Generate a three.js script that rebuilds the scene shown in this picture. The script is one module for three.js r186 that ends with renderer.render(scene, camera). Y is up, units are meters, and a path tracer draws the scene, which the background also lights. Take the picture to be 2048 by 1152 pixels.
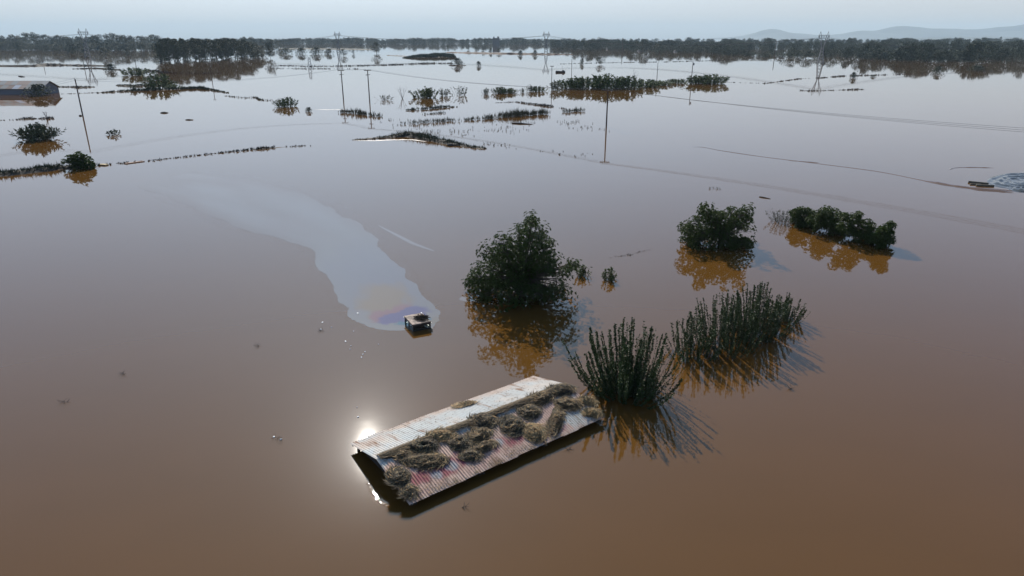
import * as THREE from 'three';
import { mergeGeometries } from 'three/addons/utils/BufferGeometryUtils.js';
import { RoundedBoxGeometry } from 'three/addons/geometries/RoundedBoxGeometry.js';

// ---------- camera ----------
const CAM_H = 18, FPX = 1365, HORIZON = 75;                 // metres; lens in pixels of a 2048 wide frame
const PITCH = Math.atan((576 - HORIZON) / FPX), SP = Math.sin(PITCH), CP = Math.cos(PITCH);
const scene = new THREE.Scene();
const camera = new THREE.PerspectiveCamera(2 * Math.atan(576 / FPX) * 180 / Math.PI, 16 / 9, 0.5, 60000);
camera.position.set(0, CAM_H, 0);
camera.rotation.set(-PITCH, 0, 0);
const renderer = new THREE.WebGLRenderer({ antialias: true });
renderer.toneMapping = THREE.LinearToneMapping;
renderer.toneMappingExposure = 1.45;
renderer.shadowMap.enabled = true;

// ---------- sun and sky ----------
const SUN_EL = 32.8 * Math.PI / 180, SUN_AZ = -13.7 * Math.PI / 180;    // the azimuth counts from straight ahead, right positive
const sunDir = new THREE.Vector3(Math.sin(SUN_AZ) * Math.cos(SUN_EL), Math.sin(SUN_EL), -Math.cos(SUN_AZ) * Math.cos(SUN_EL));
const sun = new THREE.DirectionalLight(new THREE.Color(1.0, 0.93, 0.82), 5.0);
sun.position.copy(sunDir).multiplyScalar(400).add(new THREE.Vector3(0, 0, -60));
sun.target.position.set(0, 0, -60);
sun.castShadow = true;
sun.shadow.mapSize.set(4096, 4096);
Object.assign(sun.shadow.camera, { left: -120, right: 120, top: 120, bottom: -120, near: 1, far: 900 });
scene.add(sun, sun.target);
{
  const W = 1024, H = 512, d = new Float32Array(W * H * 4), D = 180 / Math.PI;
  for (let j = 0; j < H; j++) {
    const el = ((j + 0.5) / H - 0.5) * Math.PI, se = Math.max(0, Math.sin(el)), ce = Math.cos(el);
    for (let i = 0; i < W; i++) {
      const az = ((i + 0.5) / W - 0.5) * 2 * Math.PI, x = Math.cos(az) * ce, z = Math.sin(az) * ce, y = Math.sin(el);
      const g = Math.acos(Math.min(1, x * sunDir.x + y * sunDir.y + z * sunDir.z)) * D;
      const low = Math.exp(-se * 5.0), K = 0.69, up = 1 - 0.72 * Math.sqrt(se) * se, k = (j * W + i) * 4;
      const a1 = 1.5 * Math.exp(-g / 27), a2 = 1.2 * Math.exp(-g / 6.5), a3 = 10 * Math.exp(-g / 1.8);
      const dim = 1 - 0.55 * Math.exp(-Math.max(0, el) * D / 3.6);   // air along the horizon dims the sky
      const c = [(0.09 + 0.94 * low) * up, (0.27 + 0.68 * low) * up, (0.68 + 0.14 * low) * up], t = [0.60, 0.86, 1.06], w = [1.0, 0.96, 0.9];
      for (let n = 0; n < 3; n++) d[k + n] = K * dim * (c[n] + a1 * t[n] + (a2 + a3) * w[n]);
      d[k + 3] = 1;
    }
  }
  const sky = new THREE.DataTexture(d, W, H, THREE.RGBAFormat, THREE.FloatType);
  sky.mapping = THREE.EquirectangularReflectionMapping;
  sky.magFilter = sky.minFilter = THREE.LinearFilter;
  sky.needsUpdate = true;
  scene.background = sky;
  scene.environment = sky;
}
scene.fog = new THREE.FogExp2(new THREE.Color(0.68, 0.87, 1.0), 0.000075);

// ---------- helpers ----------
function rng(seed) { let a = seed >>> 0; return () => { a = (a + 0x6D2B79F5) | 0; let t = Math.imul(a ^ (a >>> 15), 1 | a); t = (t + Math.imul(t ^ (t >>> 7), 61 | t)) ^ t; return ((t ^ (t >>> 14)) >>> 0) / 4294967296; }; }
const V = (x, y, z) => new THREE.Vector3(x, y, z);
const lerp = (a, b, t) => a + (b - a) * t;
// survey of the photograph: where a sight line through a picture point meets the water, a level, or an upright plane
const fwdAt = (py, y = 0) => { const v = (576 - py) / FPX; return (CAM_H - y) * (CP + v * SP) / (SP - v * CP); };
function G(px, py, y = 0) { const u = (px - 1024) / FPX, v = (576 - py) / FPX, t = (CAM_H - y) / (SP - v * CP); return V(u * t, y, -(CP + v * SP) * t); }
function P(px, py, z) { const u = (px - 1024) / FPX, v = (576 - py) / FPX, t = z / (CP + v * SP); return V(u * t, CAM_H - (SP - v * CP) * t, -z); }
const heightAt = (z, pyTop) => { const v = (576 - pyTop) / FPX; return CAM_H + z * (v * CP - SP) / (CP + v * SP); };
const mpp = (z, y = 0) => (z * CP + (CAM_H - y) * SP) / FPX;              // metres to a picture point at that distance
function mirror(pyTop, pyImage) { const k = (py) => { const v = (576 - py) / FPX; return (v * CP - SP) / (CP + v * SP); }; const z = -2 * CAM_H / (k(pyTop) + k(pyImage)); return { z, h: CAM_H + z * k(pyTop) }; }
const pixelX = (p) => 1024 + FPX * p.x / (-p.z * CP + (CAM_H - p.y) * SP);

const names = new Map();
function numbered(n) { const k = names.get(n) ?? 0; names.set(n, k + 1); return k ? `${n}_${String(k).padStart(3, '0')}` : n; }
function tag(o, label, category, group, kind) {
  o.userData = {};
  if (label) o.userData.label = label;
  if (category) o.userData.category = category;
  if (group) o.userData.group = group;
  if (kind) o.userData.kind = kind;
  return o;
}
function shade(m) { m.castShadow = true; m.receiveShadow = true; return m; }
function thing(name, label, category, pos, group, kind) { const o = new THREE.Group(); o.name = numbered(name); if (pos) o.position.copy(pos); scene.add(o); return tag(o, label, category, group, kind); }
function part(name, geo, mat, parent, label) { const m = shade(new THREE.Mesh(geo, mat)); m.name = name; if (label) m.userData.label = label; parent.add(m); return m; }
function solo(name, geo, mat, label, category, group, kind) { const m = shade(new THREE.Mesh(geo, mat)); m.name = numbered(name); scene.add(m); return tag(m, label, category, group, kind); }
function copyOf(src, pos, turn, scale, label, group) {
  const c = src.clone(); c.name = numbered(src.name.replace(/_\d{3}$/, '')); c.userData = { ...src.userData, label: label ?? src.userData.label, group: group ?? src.userData.group };
  c.position.copy(pos); c.rotation.set(0, turn, 0); c.scale.copy(scale); scene.add(c); return c;
}

// triangle soups with vertex colours
class Soup {
  constructor() { this.p = []; this.c = []; }
  tri(ax, ay, az, bx, by, bz, cx, cy, cz, col) { this.p.push(ax, ay, az, bx, by, bz, cx, cy, cz); const c = this.c; for (let i = 0; i < 3; i++) c.push(col[0], col[1], col[2]); }
  leaf(x, y, z, d, side, len, wid, droop, col) {       // a leaf blade: base, two shoulders, tip
    const mx = x + d.x * len * 0.45, my = y + d.y * len * 0.45, mz = z + d.z * len * 0.45, sx = side.x * wid, sy = side.y * wid, sz = side.z * wid;
    const tx = x + d.x * len, ty = y + d.y * len - droop * len, tz = z + d.z * len;
    this.tri(x, y, z, mx + sx, my + sy, mz + sz, tx, ty, tz, col);
    this.tri(x, y, z, tx, ty, tz, mx - sx, my - sy, mz - sz, col);
  }
  tube(pts, radii, sides, col) {
    const rings = [], n = pts.length;
    for (let i = 0; i < n; i++) {
      const a = pts[Math.max(0, i - 1)], b = pts[Math.min(n - 1, i + 1)], t = b.clone().sub(a).normalize();
      const u = Math.abs(t.y) < 0.9 ? V(0, 1, 0).cross(t).normalize() : V(1, 0, 0).cross(t).normalize(), w = t.clone().cross(u), ring = [];
      for (let k = 0; k < sides; k++) { const an = k / sides * 2 * Math.PI; ring.push(pts[i].clone().addScaledVector(u, Math.cos(an) * radii[i]).addScaledVector(w, Math.sin(an) * radii[i])); }
      rings.push(ring);
    }
    for (let i = 0; i < n - 1; i++) for (let k = 0; k < sides; k++) {
      const a = rings[i][k], b = rings[i][(k + 1) % sides], c = rings[i + 1][(k + 1) % sides], d = rings[i + 1][k];
      this.tri(a.x, a.y, a.z, b.x, b.y, b.z, c.x, c.y, c.z, col); this.tri(a.x, a.y, a.z, c.x, c.y, c.z, d.x, d.y, d.z, col);
    }
  }
  geo() {
    const g = new THREE.BufferGeometry();
    g.setAttribute('position', new THREE.Float32BufferAttribute(this.p, 3));
    g.setAttribute('color', new THREE.Float32BufferAttribute(this.c, 3));
    g.computeVertexNormals();
    return g;
  }
}
const vary = (c, r, amt) => { const k = 1 + (r() - 0.5) * 2 * amt, h = (r() - 0.5) * amt * 0.5; return [c[0] * (k + h), c[1] * k, c[2] * (k - h)]; };
function unit(r) { const z = r() * 2 - 1, a = r() * 2 * Math.PI, s = Math.sqrt(1 - z * z); return V(Math.cos(a) * s, z, Math.sin(a) * s); }
// value noise
const N3 = (() => { const r = rng(99), t = new Float32Array(65536); for (let i = 0; i < 65536; i++) t[i] = r(); const f = (x) => x * x * (3 - 2 * x); return (x, y) => { const xi = Math.floor(x), yi = Math.floor(y), u = f(x - xi), v = f(y - yi), h = (a, b) => t[((a & 255) << 8) | (b & 255)]; return lerp(lerp(h(xi, yi), h(xi + 1, yi), u), lerp(h(xi, yi + 1), h(xi + 1, yi + 1), u), v); }; })();
const fbm = (x, y, o = 4) => { let s = 0, a = 0.5, w = 0; for (let i = 0; i < o; i++) { s += a * N3(x, y); w += a; a *= 0.5; x = x * 2.03 + 17.1; y = y * 2.03 + 5.7; } return s / w; };
function dataTex(w, h, fn, srgb, wrap = true) {       // fn(u, v) -> [r, g, b, a?] in 0..1
  const d = new Uint8Array(w * h * 4);
  for (let j = 0; j < h; j++) for (let i = 0; i < w; i++) { const c = fn((i + 0.5) / w, (j + 0.5) / h), k = (j * w + i) * 4; for (let n = 0; n < 3; n++) d[k + n] = Math.max(0, Math.min(255, c[n] * 255)); d[k + 3] = c[3] === undefined ? 255 : Math.max(0, Math.min(255, c[3] * 255)); }
  const t = new THREE.DataTexture(d, w, h); t.magFilter = THREE.LinearFilter; t.minFilter = THREE.LinearMipmapLinearFilter; t.generateMipmaps = true;
  if (wrap) t.wrapS = t.wrapT = THREE.RepeatWrapping; if (srgb) t.colorSpace = THREE.SRGBColorSpace; t.needsUpdate = true; return t;
}
const toS = (x) => x <= 0.0031308 ? 12.92 * x : 1.055 * Math.pow(x, 1 / 2.4) - 0.055;

// ---------- materials ----------
const lin = (r, g, b) => new THREE.Color().setRGB(r, g, b);
const leafMat = new THREE.MeshPhysicalMaterial({ name: 'leaves', vertexColors: true, color: lin(1, 1, 1), roughness: 0.55, transmission: 0.38, thickness: 0, specularIntensity: 0.25, side: THREE.DoubleSide });
const farLeafMat = new THREE.MeshStandardMaterial({ name: 'far leaves', vertexColors: true, roughness: 0.85, side: THREE.DoubleSide });
const barkMat = new THREE.MeshStandardMaterial({ name: 'bark', vertexColors: true, roughness: 0.9 });
const strawMat = new THREE.MeshStandardMaterial({ name: 'straw', vertexColors: true, roughness: 0.85, side: THREE.DoubleSide });
const poleMat = new THREE.MeshStandardMaterial({ name: 'weathered timber pole', color: lin(0.075, 0.06, 0.048), roughness: 0.85 });
const steelMat = new THREE.MeshStandardMaterial({ name: 'galvanised steel', color: lin(0.16, 0.17, 0.18), roughness: 0.6, metalness: 0.3 });
const wireMat = new THREE.MeshStandardMaterial({ name: 'cable', color: lin(0.015, 0.015, 0.015), roughness: 1,  });
const timberMat = new THREE.MeshStandardMaterial({ name: 'wet dark timber', color: lin(0.035, 0.027, 0.02), roughness: 0.8 });
const LEAF = [0.046, 0.078, 0.012], LEAF2 = [0.054, 0.084, 0.014], WILLOW = [0.05, 0.066, 0.028], FAR = [0.022, 0.038, 0.018], BARK = [0.06, 0.048, 0.036], DRY = [0.11, 0.085, 0.05];
// ---------- flood water ----------
const waterTex = dataTex(1024, 1024, (u, v) => {       // silt streaks, tileable by blending
  const f = (x, y) => 0.6 * fbm(x * 5, y * 9, 4) + 0.4 * fbm(x * 24 + 7, y * 40, 3);
  const a = f(u, v), b = f(u - 1, v), c = f(u, v - 1), d = f(u - 1, v - 1), n = lerp(lerp(a, b, u), lerp(c, d, u), v);
  const k = 1 + (n - 0.5) * 0.22; return [toS(0.9 * k), toS(0.9 * k), toS(0.9 * k * k)];
}, true);
waterTex.repeat.set(1 / 90, 1 / 90);
const rippleTex = dataTex(512, 512, (u, v) => {
  const f = (x, y) => fbm(x * 10, y * 16, 5); const n = lerp(lerp(f(u, v), f(u - 1, v), u), lerp(f(u, v - 1), f(u - 1, v - 1), u), v); return [n, n, n];
});
rippleTex.repeat.set(1 / 34, 1 / 34);
const WATER = lin(0.097, 0.0455, 0.0098);
const waterMat = new THREE.MeshPhysicalMaterial({ name: 'muddy water', color: WATER, map: waterTex, roughness: 0.03, ior: 1.333, bumpMap: rippleTex, bumpScale: 0.003 });
{
  const g = new THREE.PlaneGeometry(26000, 20000, 8, 8); g.rotateX(-Math.PI / 2);
  const uv = g.attributes.uv, p = g.attributes.position;
  for (let i = 0; i < p.count; i++) uv.setXY(i, p.getX(i), p.getZ(i));
  const w = new THREE.Mesh(g, waterMat); w.name = 'flood_water'; w.position.set(0, 0, -6500); w.receiveShadow = true; w.userData = { kind: 'structure', label: 'brown flood water covering the whole plain' }; scene.add(w);
}
// oil film drifting from the sunken tractor: a sheet of its own on the water
{
  const edgeL = [[806, 661], [770, 662], [735, 655], [705, 640], [693, 620], [676, 590], [655, 560], [636, 530], [624, 500], [590, 486], [540, 470], [480, 455], [420, 430], [370, 408], [320, 388], [280, 372]];
  const edgeR = [[866, 655], [880, 640], [874, 622], [852, 600], [830, 572], [810, 545], [790, 520], [760, 490], [745, 470], [720, 450], [680, 425], [640, 402], [590, 385], [520, 365], [450, 352], [380, 345]];
  const n = edgeL.length, M = 12, pos = [], uv = [], idx = [];
  for (let i = 0; i < n; i++) for (let j = 0; j <= M; j++) {
    const w = 0.14, t = lerp(-w, 1 + w, j / M), q = G(lerp(edgeL[i][0], edgeR[i][0], t), lerp(edgeL[i][1], edgeR[i][1], t), 0.004);
    pos.push(q.x, q.y, q.z); uv.push(j / M, i / (n - 1));
  }
  for (let i = 0; i < n - 1; i++) for (let j = 0; j < M; j++) { const a = i * (M + 1) + j; idx.push(a, a + 1, a + M + 1, a + 1, a + M + 2, a + M + 1); }
  const g = new THREE.BufferGeometry(); g.setAttribute('position', new THREE.Float32BufferAttribute(pos, 3)); g.setAttribute('uv', new THREE.Float32BufferAttribute(uv, 2)); g.setIndex(idx); g.computeVertexNormals();
  if (g.attributes.normal.getY(5) < 0) { for (let i = 0; i < idx.length; i += 3) [idx[i], idx[i + 1]] = [idx[i + 1], idx[i]]; g.setIndex(idx); g.computeVertexNormals(); }
  const W = 1024, H = 2048, w = 0.14 / 1.28;
  const cover = (u, v) => {                          // ragged outline, thinning to torn streaks at the far end
    const e = Math.min(u, 1 - u) - w + (fbm(u * 9 + 3, v * 26, 5) - 0.5) * 0.13;
    const front = v + 0.015 + (fbm(u * 10, v * 10 + 9, 3) - 0.5) * 0.03;
        return e > 0 && front > 0 ? 1 : 0;
  };
  const thick = (u, v) => { const edge = Math.min(u, 1 - u) - w, soft = Math.max(0, Math.min(1, edge * 7)), q = 1 - Math.max(0, v - 0.42) * 1.85 + (fbm(u * 6 + 40, v * 9 + 1, 5) - 0.5) * 1.2 * Math.max(0.06, v - 0.3); return Math.max(0, Math.min(1, q * lerp(1, soft, Math.min(1, Math.max(0, v - 0.45) * 2.2)))); };   // how much oil lies there
  const film = (u, v) => {                           // interference tint of the film by its thickness
    const x = u + (fbm(u * 5, v * 14, 4) - 0.5) * 0.28, y = v + (fbm(u * 6 + 11, v * 12 + 3, 4) - 0.5) * 0.10;
    let c = [0.93, 0.98, 1.0];
    const blob = (cx, cy, rx, ry) => Math.max(0, 1 - ((x - cx) / rx) ** 2 - ((y - cy) / ry) ** 2);
    const mix = (a, b, k) => a.map((q, i) => lerp(q, b[i], Math.min(1, k)));
    c = mix(c, [0.78, 0.80, 1.0], blob(0.6, 0.32, 0.6, 0.25) * 0.7);
    c = mix(c, [1.0, 0.84, 0.52], blob(0.50, 0.235, 0.28, 0.12) * 1.8);
    c = mix(c, [1.0, 0.58, 0.62], blob(0.50, 0.17, 0.24, 0.045) * 2.2);
    c = mix(c, [0.52, 0.42, 1.0], blob(0.55, 0.135, 0.26, 0.04) * 2.6);
    c = mix(c, [0.3, 0.68, 1.0], blob(0.56, 0.085, 0.2, 0.024) * 2.4);
    c = mix(c, [0.95, 0.90, 0.72], blob(0.8, 0.05, 0.3, 0.05) * 1.2);
    return c;
  };
  const alpha = dataTex(W, H, (u, v) => { const a = cover(u, v); return [a, a, a]; }, false, false);
  const tint = dataTex(W / 4, H / 4, (u, v) => film(u, v).map((q) => toS(lerp(1, q, thick(u, v)))), true, false);
  const base = dataTex(W / 4, H / 4, (u, v) => { const f = film(u, v), k = thick(u, v); return [toS(lerp(0.087, 0.098 * f[0], k)), toS(lerp(0.041, 0.056 * f[1], k)), toS(lerp(0.0088, 0.024 * f[2], k))]; }, true, false);
  const amount = dataTex(W / 4, H / 4, (u, v) => { const a = lerp(0.37, 1, thick(u, v)); return [a, a, a, a]; }, false, false);
  const m = new THREE.MeshPhysicalMaterial({ name: 'oil film', map: base, specularIntensityMap: amount, alphaMap: alpha, alphaTest: 0.5, roughness: 0.05, ior: 1.62, specularColorMap: tint });
  const o = new THREE.Mesh(g, m); o.name = 'oil_slick'; scene.add(o); o.receiveShadow = true;
  tag(o, 'pale iridescent oil slick trailing over the water from the sunken tractor cab', 'oil slick', null, 'stuff');
  const s = new THREE.Shape(); for (let k = 0; k <= 24; k++) { const a = k / 24 * 2 * Math.PI, q = G(940 + Math.cos(a) * 21 * (1 + 0.1 * Math.sin(3 * a)), 597 + Math.sin(a) * 6.5, 0); k ? s.lineTo(q.x, -q.z) : s.moveTo(q.x, -q.z); }
  const g2 = new THREE.ShapeGeometry(s, 12); g2.rotateX(-Math.PI / 2); g2.translate(0, 0.004, 0);
  solo('oil_patch', g2, new THREE.MeshPhysicalMaterial({ name: 'thin oil film', color: lin(0.098, 0.055, 0.024), roughness: 0.05, ior: 1.6 }), 'small oval oil patch touching left side of the big tree', 'oil patch', null, 'stuff');
  const pts = [[757, 451], [780, 463], [803, 475], [826, 487], [848, 495], [868, 502]].map(([x, y]) => G(x, y, 0.004)), p3 = [], ix = [];
  pts.forEach((q, i) => { const b = pts[Math.min(i + 1, pts.length - 1)], a = pts[Math.max(0, i - 1)], d = b.clone().sub(a).normalize(), wd = 0.22 * Math.sin((i + 0.4) / pts.length * Math.PI) + 0.03; p3.push(q.x - d.z * wd, q.y, q.z + d.x * wd, q.x + d.z * wd, q.y, q.z - d.x * wd); if (i) ix.push(2 * i - 2, 2 * i - 1, 2 * i, 2 * i - 1, 2 * i + 1, 2 * i); });
  const g3 = new THREE.BufferGeometry(); g3.setAttribute('position', new THREE.Float32BufferAttribute(p3, 3)); g3.setIndex(ix); g3.computeVertexNormals();
  solo('oil_streak', g3, new THREE.MeshPhysicalMaterial({ name: 'thin oil film', color: lin(0.098, 0.055, 0.024), roughness: 0.05, ior: 1.6, side: THREE.DoubleSide }), 'thin pale oil streak on the open water above the tractor', 'oil streak', null, 'stuff');
}
// ---------- vegetation builders ----------
// a rosette of leaflets round a twig end
function rosette(s, x, y, z, out, n, len, wid, col, r) {
  const a = V(0, 1, 0).cross(out); if (a.lengthSq() < 1e-4) a.set(1, 0, 0); a.normalize(); const b = out.clone().cross(a);
  const o = r() * 6.28;
  for (let k = 0; k < n; k++) {
    const t = o + k / n * 6.283, sp = 0.55 + r() * 0.6;
    const d = out.clone().multiplyScalar(0.55 + r() * 0.3).addScaledVector(a, Math.cos(t) * sp).addScaledVector(b, Math.sin(t) * sp); d.y *= 0.75; d.normalize();
    const side = d.clone().cross(unit(r).add(V(0, 1.3, 0))).normalize();
    s.leaf(x, y, z, d, side, len * (0.7 + r() * 0.6), wid * (0.8 + r() * 0.4), 0.15 + r() * 0.25, vary(col, r, 0.32));
  }
}
// crown from lobes [centre, radius]; clumps sit in each lobe's outer shell
function lobedCrown(s, lobes, clumps, leafN, len, wid, col, r, gap = 0, floor = 0.03) {
  let total = 0; for (const l of lobes) total += l[1] * l[1];
  for (const [c, rad] of lobes) {
    const n = Math.round(clumps * rad * rad / total);
    for (let i = 0; i < n; i++) {
      const d = unit(r), q = rad * (0.4 + 0.95 * Math.pow(r(), 0.75)), y = c.y + d.y * q * 0.9; if (y < floor) continue;
      const x = c.x + d.x * q, z = c.z + d.z * q; let deep = false;
      for (const [c2, r2] of lobes) { const dx = x - c2.x, dy = y - c2.y, dz = z - c2.z; if (dx * dx + dy * dy + dz * dz < r2 * r2 * 0.16) { deep = true; break; } }
      if (deep && r() < 0.8) continue;
      if (gap && fbm(x * gap + z * gap * 0.6 + 31, y * gap * 1.1 - z * gap * 0.5 + 17, 3) < 0.36) continue;
      d.y += 0.25; d.normalize(); rosette(s, x, y, z, d, leafN, len, wid, col, r);
    }
  }
}
function limbs(s, foot, fork, lobes, r0, r) {
  const top = V(foot.x, fork, foot.z), mid = V(foot.x + (r() - 0.5) * 0.2, fork * 0.5, foot.z);
  s.tube([V(foot.x, -0.6, foot.z), mid, top], [r0 * 1.15, r0, r0 * 0.8], 8, BARK);
  for (const [c, rad] of lobes) {
    const m = top.clone().lerp(c, 0.5); m.y -= 0.1 * rad; m.x += (r() - 0.5) * 0.3 * rad;
    s.tube([top.clone(), m, c.clone()], [r0 * 0.5, r0 * 0.3, r0 * 0.09], 5, BARK);
    for (let k = 0; k < 4; k++) { const e = c.clone().addScaledVector(unit(r), rad * 0.85); if (e.y > 0) s.tube([c.clone(), e], [r0 * 0.12, r0 * 0.03], 4, BARK); }
  }
}
// bush of whip-like shoots, leaves along each shoot
function shoots(o) {
  const r = rng(o.seed), wood = new Soup(), leaf = new Soup();
  for (let i = 0; i < o.n; i++) {
    const az = r() * 6.283, k = Math.sqrt(r()), bx = Math.cos(az) * o.baseR * k * (o.ex ?? 1), bz = Math.sin(az) * o.baseR * k;
    const a2 = az + (r() - 0.5) * 1.1, lean = o.spread * (0.12 + 0.95 * k * k) * (0.7 + r() * 0.6), H = o.H * (1 - 0.45 * k * k) * lerp(o.low ?? 0.6, 1, Math.pow(r(), 0.7));
    const pts = [], n = 6; for (let j = 0; j <= n; j++) { const t = j / n, sw = lean * Math.pow(t, o.bend ?? 0.75); pts.push(V(bx + Math.cos(a2) * sw + (r() - 0.5) * 0.03 * H * t, -0.25 + (H + 0.25) * Math.pow(t, 1.0 + 0.35 * k), bz + Math.sin(a2) * sw + (r() - 0.5) * 0.03 * H * t)); }
    const bare = r() < (o.bare ?? 0.1) * (o.bareRight && Math.cos(a2) > 0.1 ? 2.2 : 1);
    wood.tube(pts, pts.map((_, j) => lerp(o.rad, o.rad * 0.25, j / n)), 4, BARK);
    const curve = new THREE.CatmullRomCurve3(pts), L = H * 1.1, cnt = Math.round(L * o.perM * (bare ? 0.18 : 1) * (0.7 + r() * 0.6)), full = 0.6 + r() * 0.8;
    for (let j = 0; j < cnt; j++) {
      const t = lerp(o.from ?? 0.25, 1, Math.pow(r(), 0.9)), q = curve.getPointAt(t), tg = curve.getTangentAt(t); if (q.y < 0.02) continue;
      const d = unit(r).addScaledVector(tg, o.up ?? 0.8).normalize(), side = d.clone().cross(unit(r)).normalize();
      leaf.leaf(q.x, q.y, q.z, d, side, o.len * (0.6 + r() * 0.7) * full, o.wid * (0.7 + r() * 0.6), 0.12, vary(o.col, r, 0.35));
    }
  }
  return { wood: wood.geo(), leaf: leaf.geo() };
}
// strip of grass and weeds along a line of picture points: [px, py, height m, half width m, tufts per m]
function weedStrip(pts, seed, col, opt = {}) {
  const r = rng(seed), s = new Soup(), W = pts.map((p) => G(p[0], p[1]));
  for (let i = 0; i < pts.length - 1; i++) {
    const a = W[i], b = W[i + 1], L = a.distanceTo(b), n = Math.ceil(L * lerp(pts[i][4], pts[i + 1][4], 0.5)), dir = b.clone().sub(a).normalize(), nx = -dir.z, nz = dir.x;
    for (let k = 0; k < n; k++) {
      const t = r(), hw = lerp(pts[i][3], pts[i + 1][3], t), off = (r() + r() - 1) * hw, x = lerp(a.x, b.x, t) + nx * off, z = lerp(a.z, b.z, t) + nz * off;
      const patch = fbm(x * 0.25 + seed, z * 0.25, 3); if (patch < (opt.gap ?? 0.35)) continue;
      const H = lerp(pts[i][2], pts[i + 1][2], t) * (0.4 + r() * 0.8) * (0.6 + patch * 0.8), nb = opt.blades ?? 5;
      for (let q = 0; q < nb; q++) {
        const d = V((r() - 0.5) * (opt.splay ?? 1.1), 1, (r() - 0.5) * (opt.splay ?? 1.1)).normalize(), side = V(d.z, 0, -d.x).add(V((r() - 0.5), 0, (r() - 0.5))).normalize();
        s.leaf(x + (r() - 0.5) * 0.2, -0.02, z + (r() - 0.5) * 0.2, d, side, H * (0.6 + r() * 0.6), (opt.wid ?? 0.05) * (0.7 + r() * 0.7), 0.2 * r(), vary(col, r, 0.4));
      }
    }
  }
  return s;
}
// low earth or debris mound along the same kind of line
function moundStrip(pts, seed, hgt, half, col) {
  const W = pts.map((p) => G(p[0], p[1])), curve = new THREE.CatmullRomCurve3(W), n = Math.max(8, pts.length * 10), s = new Soup(), rows = [];
  for (let i = 0; i <= n; i++) {
    const t = i / n, q = curve.getPoint(t), d = curve.getTangent(t), f = t * (pts.length - 1), k = Math.min(pts.length - 2, Math.floor(f)), e = lerp(pts[k][2], pts[k + 1][2], f - k), row = [];
    for (let j = -3; j <= 3; j++) { const u = j / 3, nn = fbm(q.x * 0.5 + j * 0.9 + seed, q.z * 0.5, 3), hw = half * e * (0.7 + nn * 0.6); row.push(V(q.x - d.z * u * hw, -0.06 + hgt * e * (1 - u * u) * (0.25 + 1.1 * nn), q.z + d.x * u * hw)); }
    rows.push(row);
  }
  const r = rng(seed);
  for (let i = 0; i < n; i++) for (let j = 0; j < 6; j++) { const a = rows[i][j], b = rows[i][j + 1], c = rows[i + 1][j + 1], d = rows[i + 1][j], cc = vary(col, r, 0.15); s.tri(a.x, a.y, a.z, b.x, b.y, b.z, c.x, c.y, c.z, cc); s.tri(a.x, a.y, a.z, c.x, c.y, c.z, d.x, d.y, d.z, cc); }
  return s;
}
const soilMat = new THREE.MeshStandardMaterial({ name: 'wet earth', vertexColors: true, roughness: 0.9, side: THREE.DoubleSide });
// far tree, unit height, made of leaf masses; kind sets the outline
function farTree(seed, kind, faces, col) {
  const r = rng(seed), s = new Soup(), w = new Soup(), lobes = [];
  const prof = { round: [[0.26, 0.30], [0.45, 0.40], [0.64, 0.36], [0.82, 0.22]], poplar: [[0.1, 0.13], [0.2, 0.16], [0.33, 0.18], [0.5, 0.21], [0.66, 0.22], [0.8, 0.18], [0.91, 0.1]], bush: [[0.14, 0.62], [0.38, 0.6], [0.62, 0.42], [0.8, 0.22]], tall: [[0.22, 0.20], [0.42, 0.26], [0.6, 0.27], [0.78, 0.22], [0.9, 0.12]] }[kind];
  for (const [y, rr] of prof) { const n = kind === 'poplar' ? (y < 0.25 ? 1 : y < 0.4 ? 3 : 4) : 6; for (let i = 0; i < n; i++) { const a = r() * 6.28, k = rr * (0.35 + 0.5 * r()); lobes.push([V(Math.cos(a) * k, y + (r() - 0.5) * 0.1, Math.sin(a) * k), rr * (0.42 + r() * 0.25)]); } }
  const size = { round: 0.055, poplar: 0.034, bush: 0.10, tall: 0.05 }[kind];
  for (let i = 0; i < faces; i++) {
    const [c, rad] = lobes[Math.floor(r() * lobes.length)], d = unit(r), q = rad * (0.5 + 0.6 * Math.sqrt(r())), y = c.y + d.y * q; if (y < 0.005) continue;
    const e = unit(r); e.y *= 0.7; e.addScaledVector(d, 0.6).normalize(); const side = e.clone().cross(unit(r)).normalize();
    s.leaf(c.x + d.x * q, y, c.z + d.z * q, e, side, size * (0.7 + r() * 0.9), size * 0.38, 0.15, vary(col, r, 0.3));
  }
  w.tube([V(0, -0.05, 0), V(0.01, 0.3, 0), V(0, 0.75, 0.01)], [0.014, 0.011, 0.004], 5, BARK);
  for (let i = 0; i < 7; i++) { const [c] = lobes[Math.floor(r() * lobes.length)]; w.tube([V(0, Math.max(0.05, c.y - 0.22), 0), c.clone()], [0.009, 0.003], 3, BARK); }
  return { leaf: s.geo(), wood: w.geo() };
}
const protos = {};
for (const kind of ['round', 'tall', 'poplar', 'bush']) protos[kind] = [0, 1, 2, 3].map((i) => farTree(700 + i * 13 + kind.length * 101, kind, kind === 'poplar' ? 1700 : 800, kind === 'poplar' ? [0.022, 0.038, 0.014] : FAR));
const sprig = [0, 1, 2, 3].map((i) => shoots({ seed: 310 + i, n: 26, H: 1, spread: 0.55, baseR: 0.22, rad: 0.012, perM: 34, len: 0.15, wid: 0.028, col: WILLOW, from: 0.12, bend: 0.9, bare: i === 3 ? 0.85 : 0.12, up: 1.0 }));
const willow = [0, 1, 2].map((i) => shoots({ seed: 340 + i, n: 60, H: 1, spread: 0.75, baseR: 0.45, rad: 0.012, perM: 46, len: 0.15, wid: 0.034, col: LEAF2, from: 0.05, bend: 0.85, bare: 0.03, up: 0.9 }));
let plantTurn = rng(4242);
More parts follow.
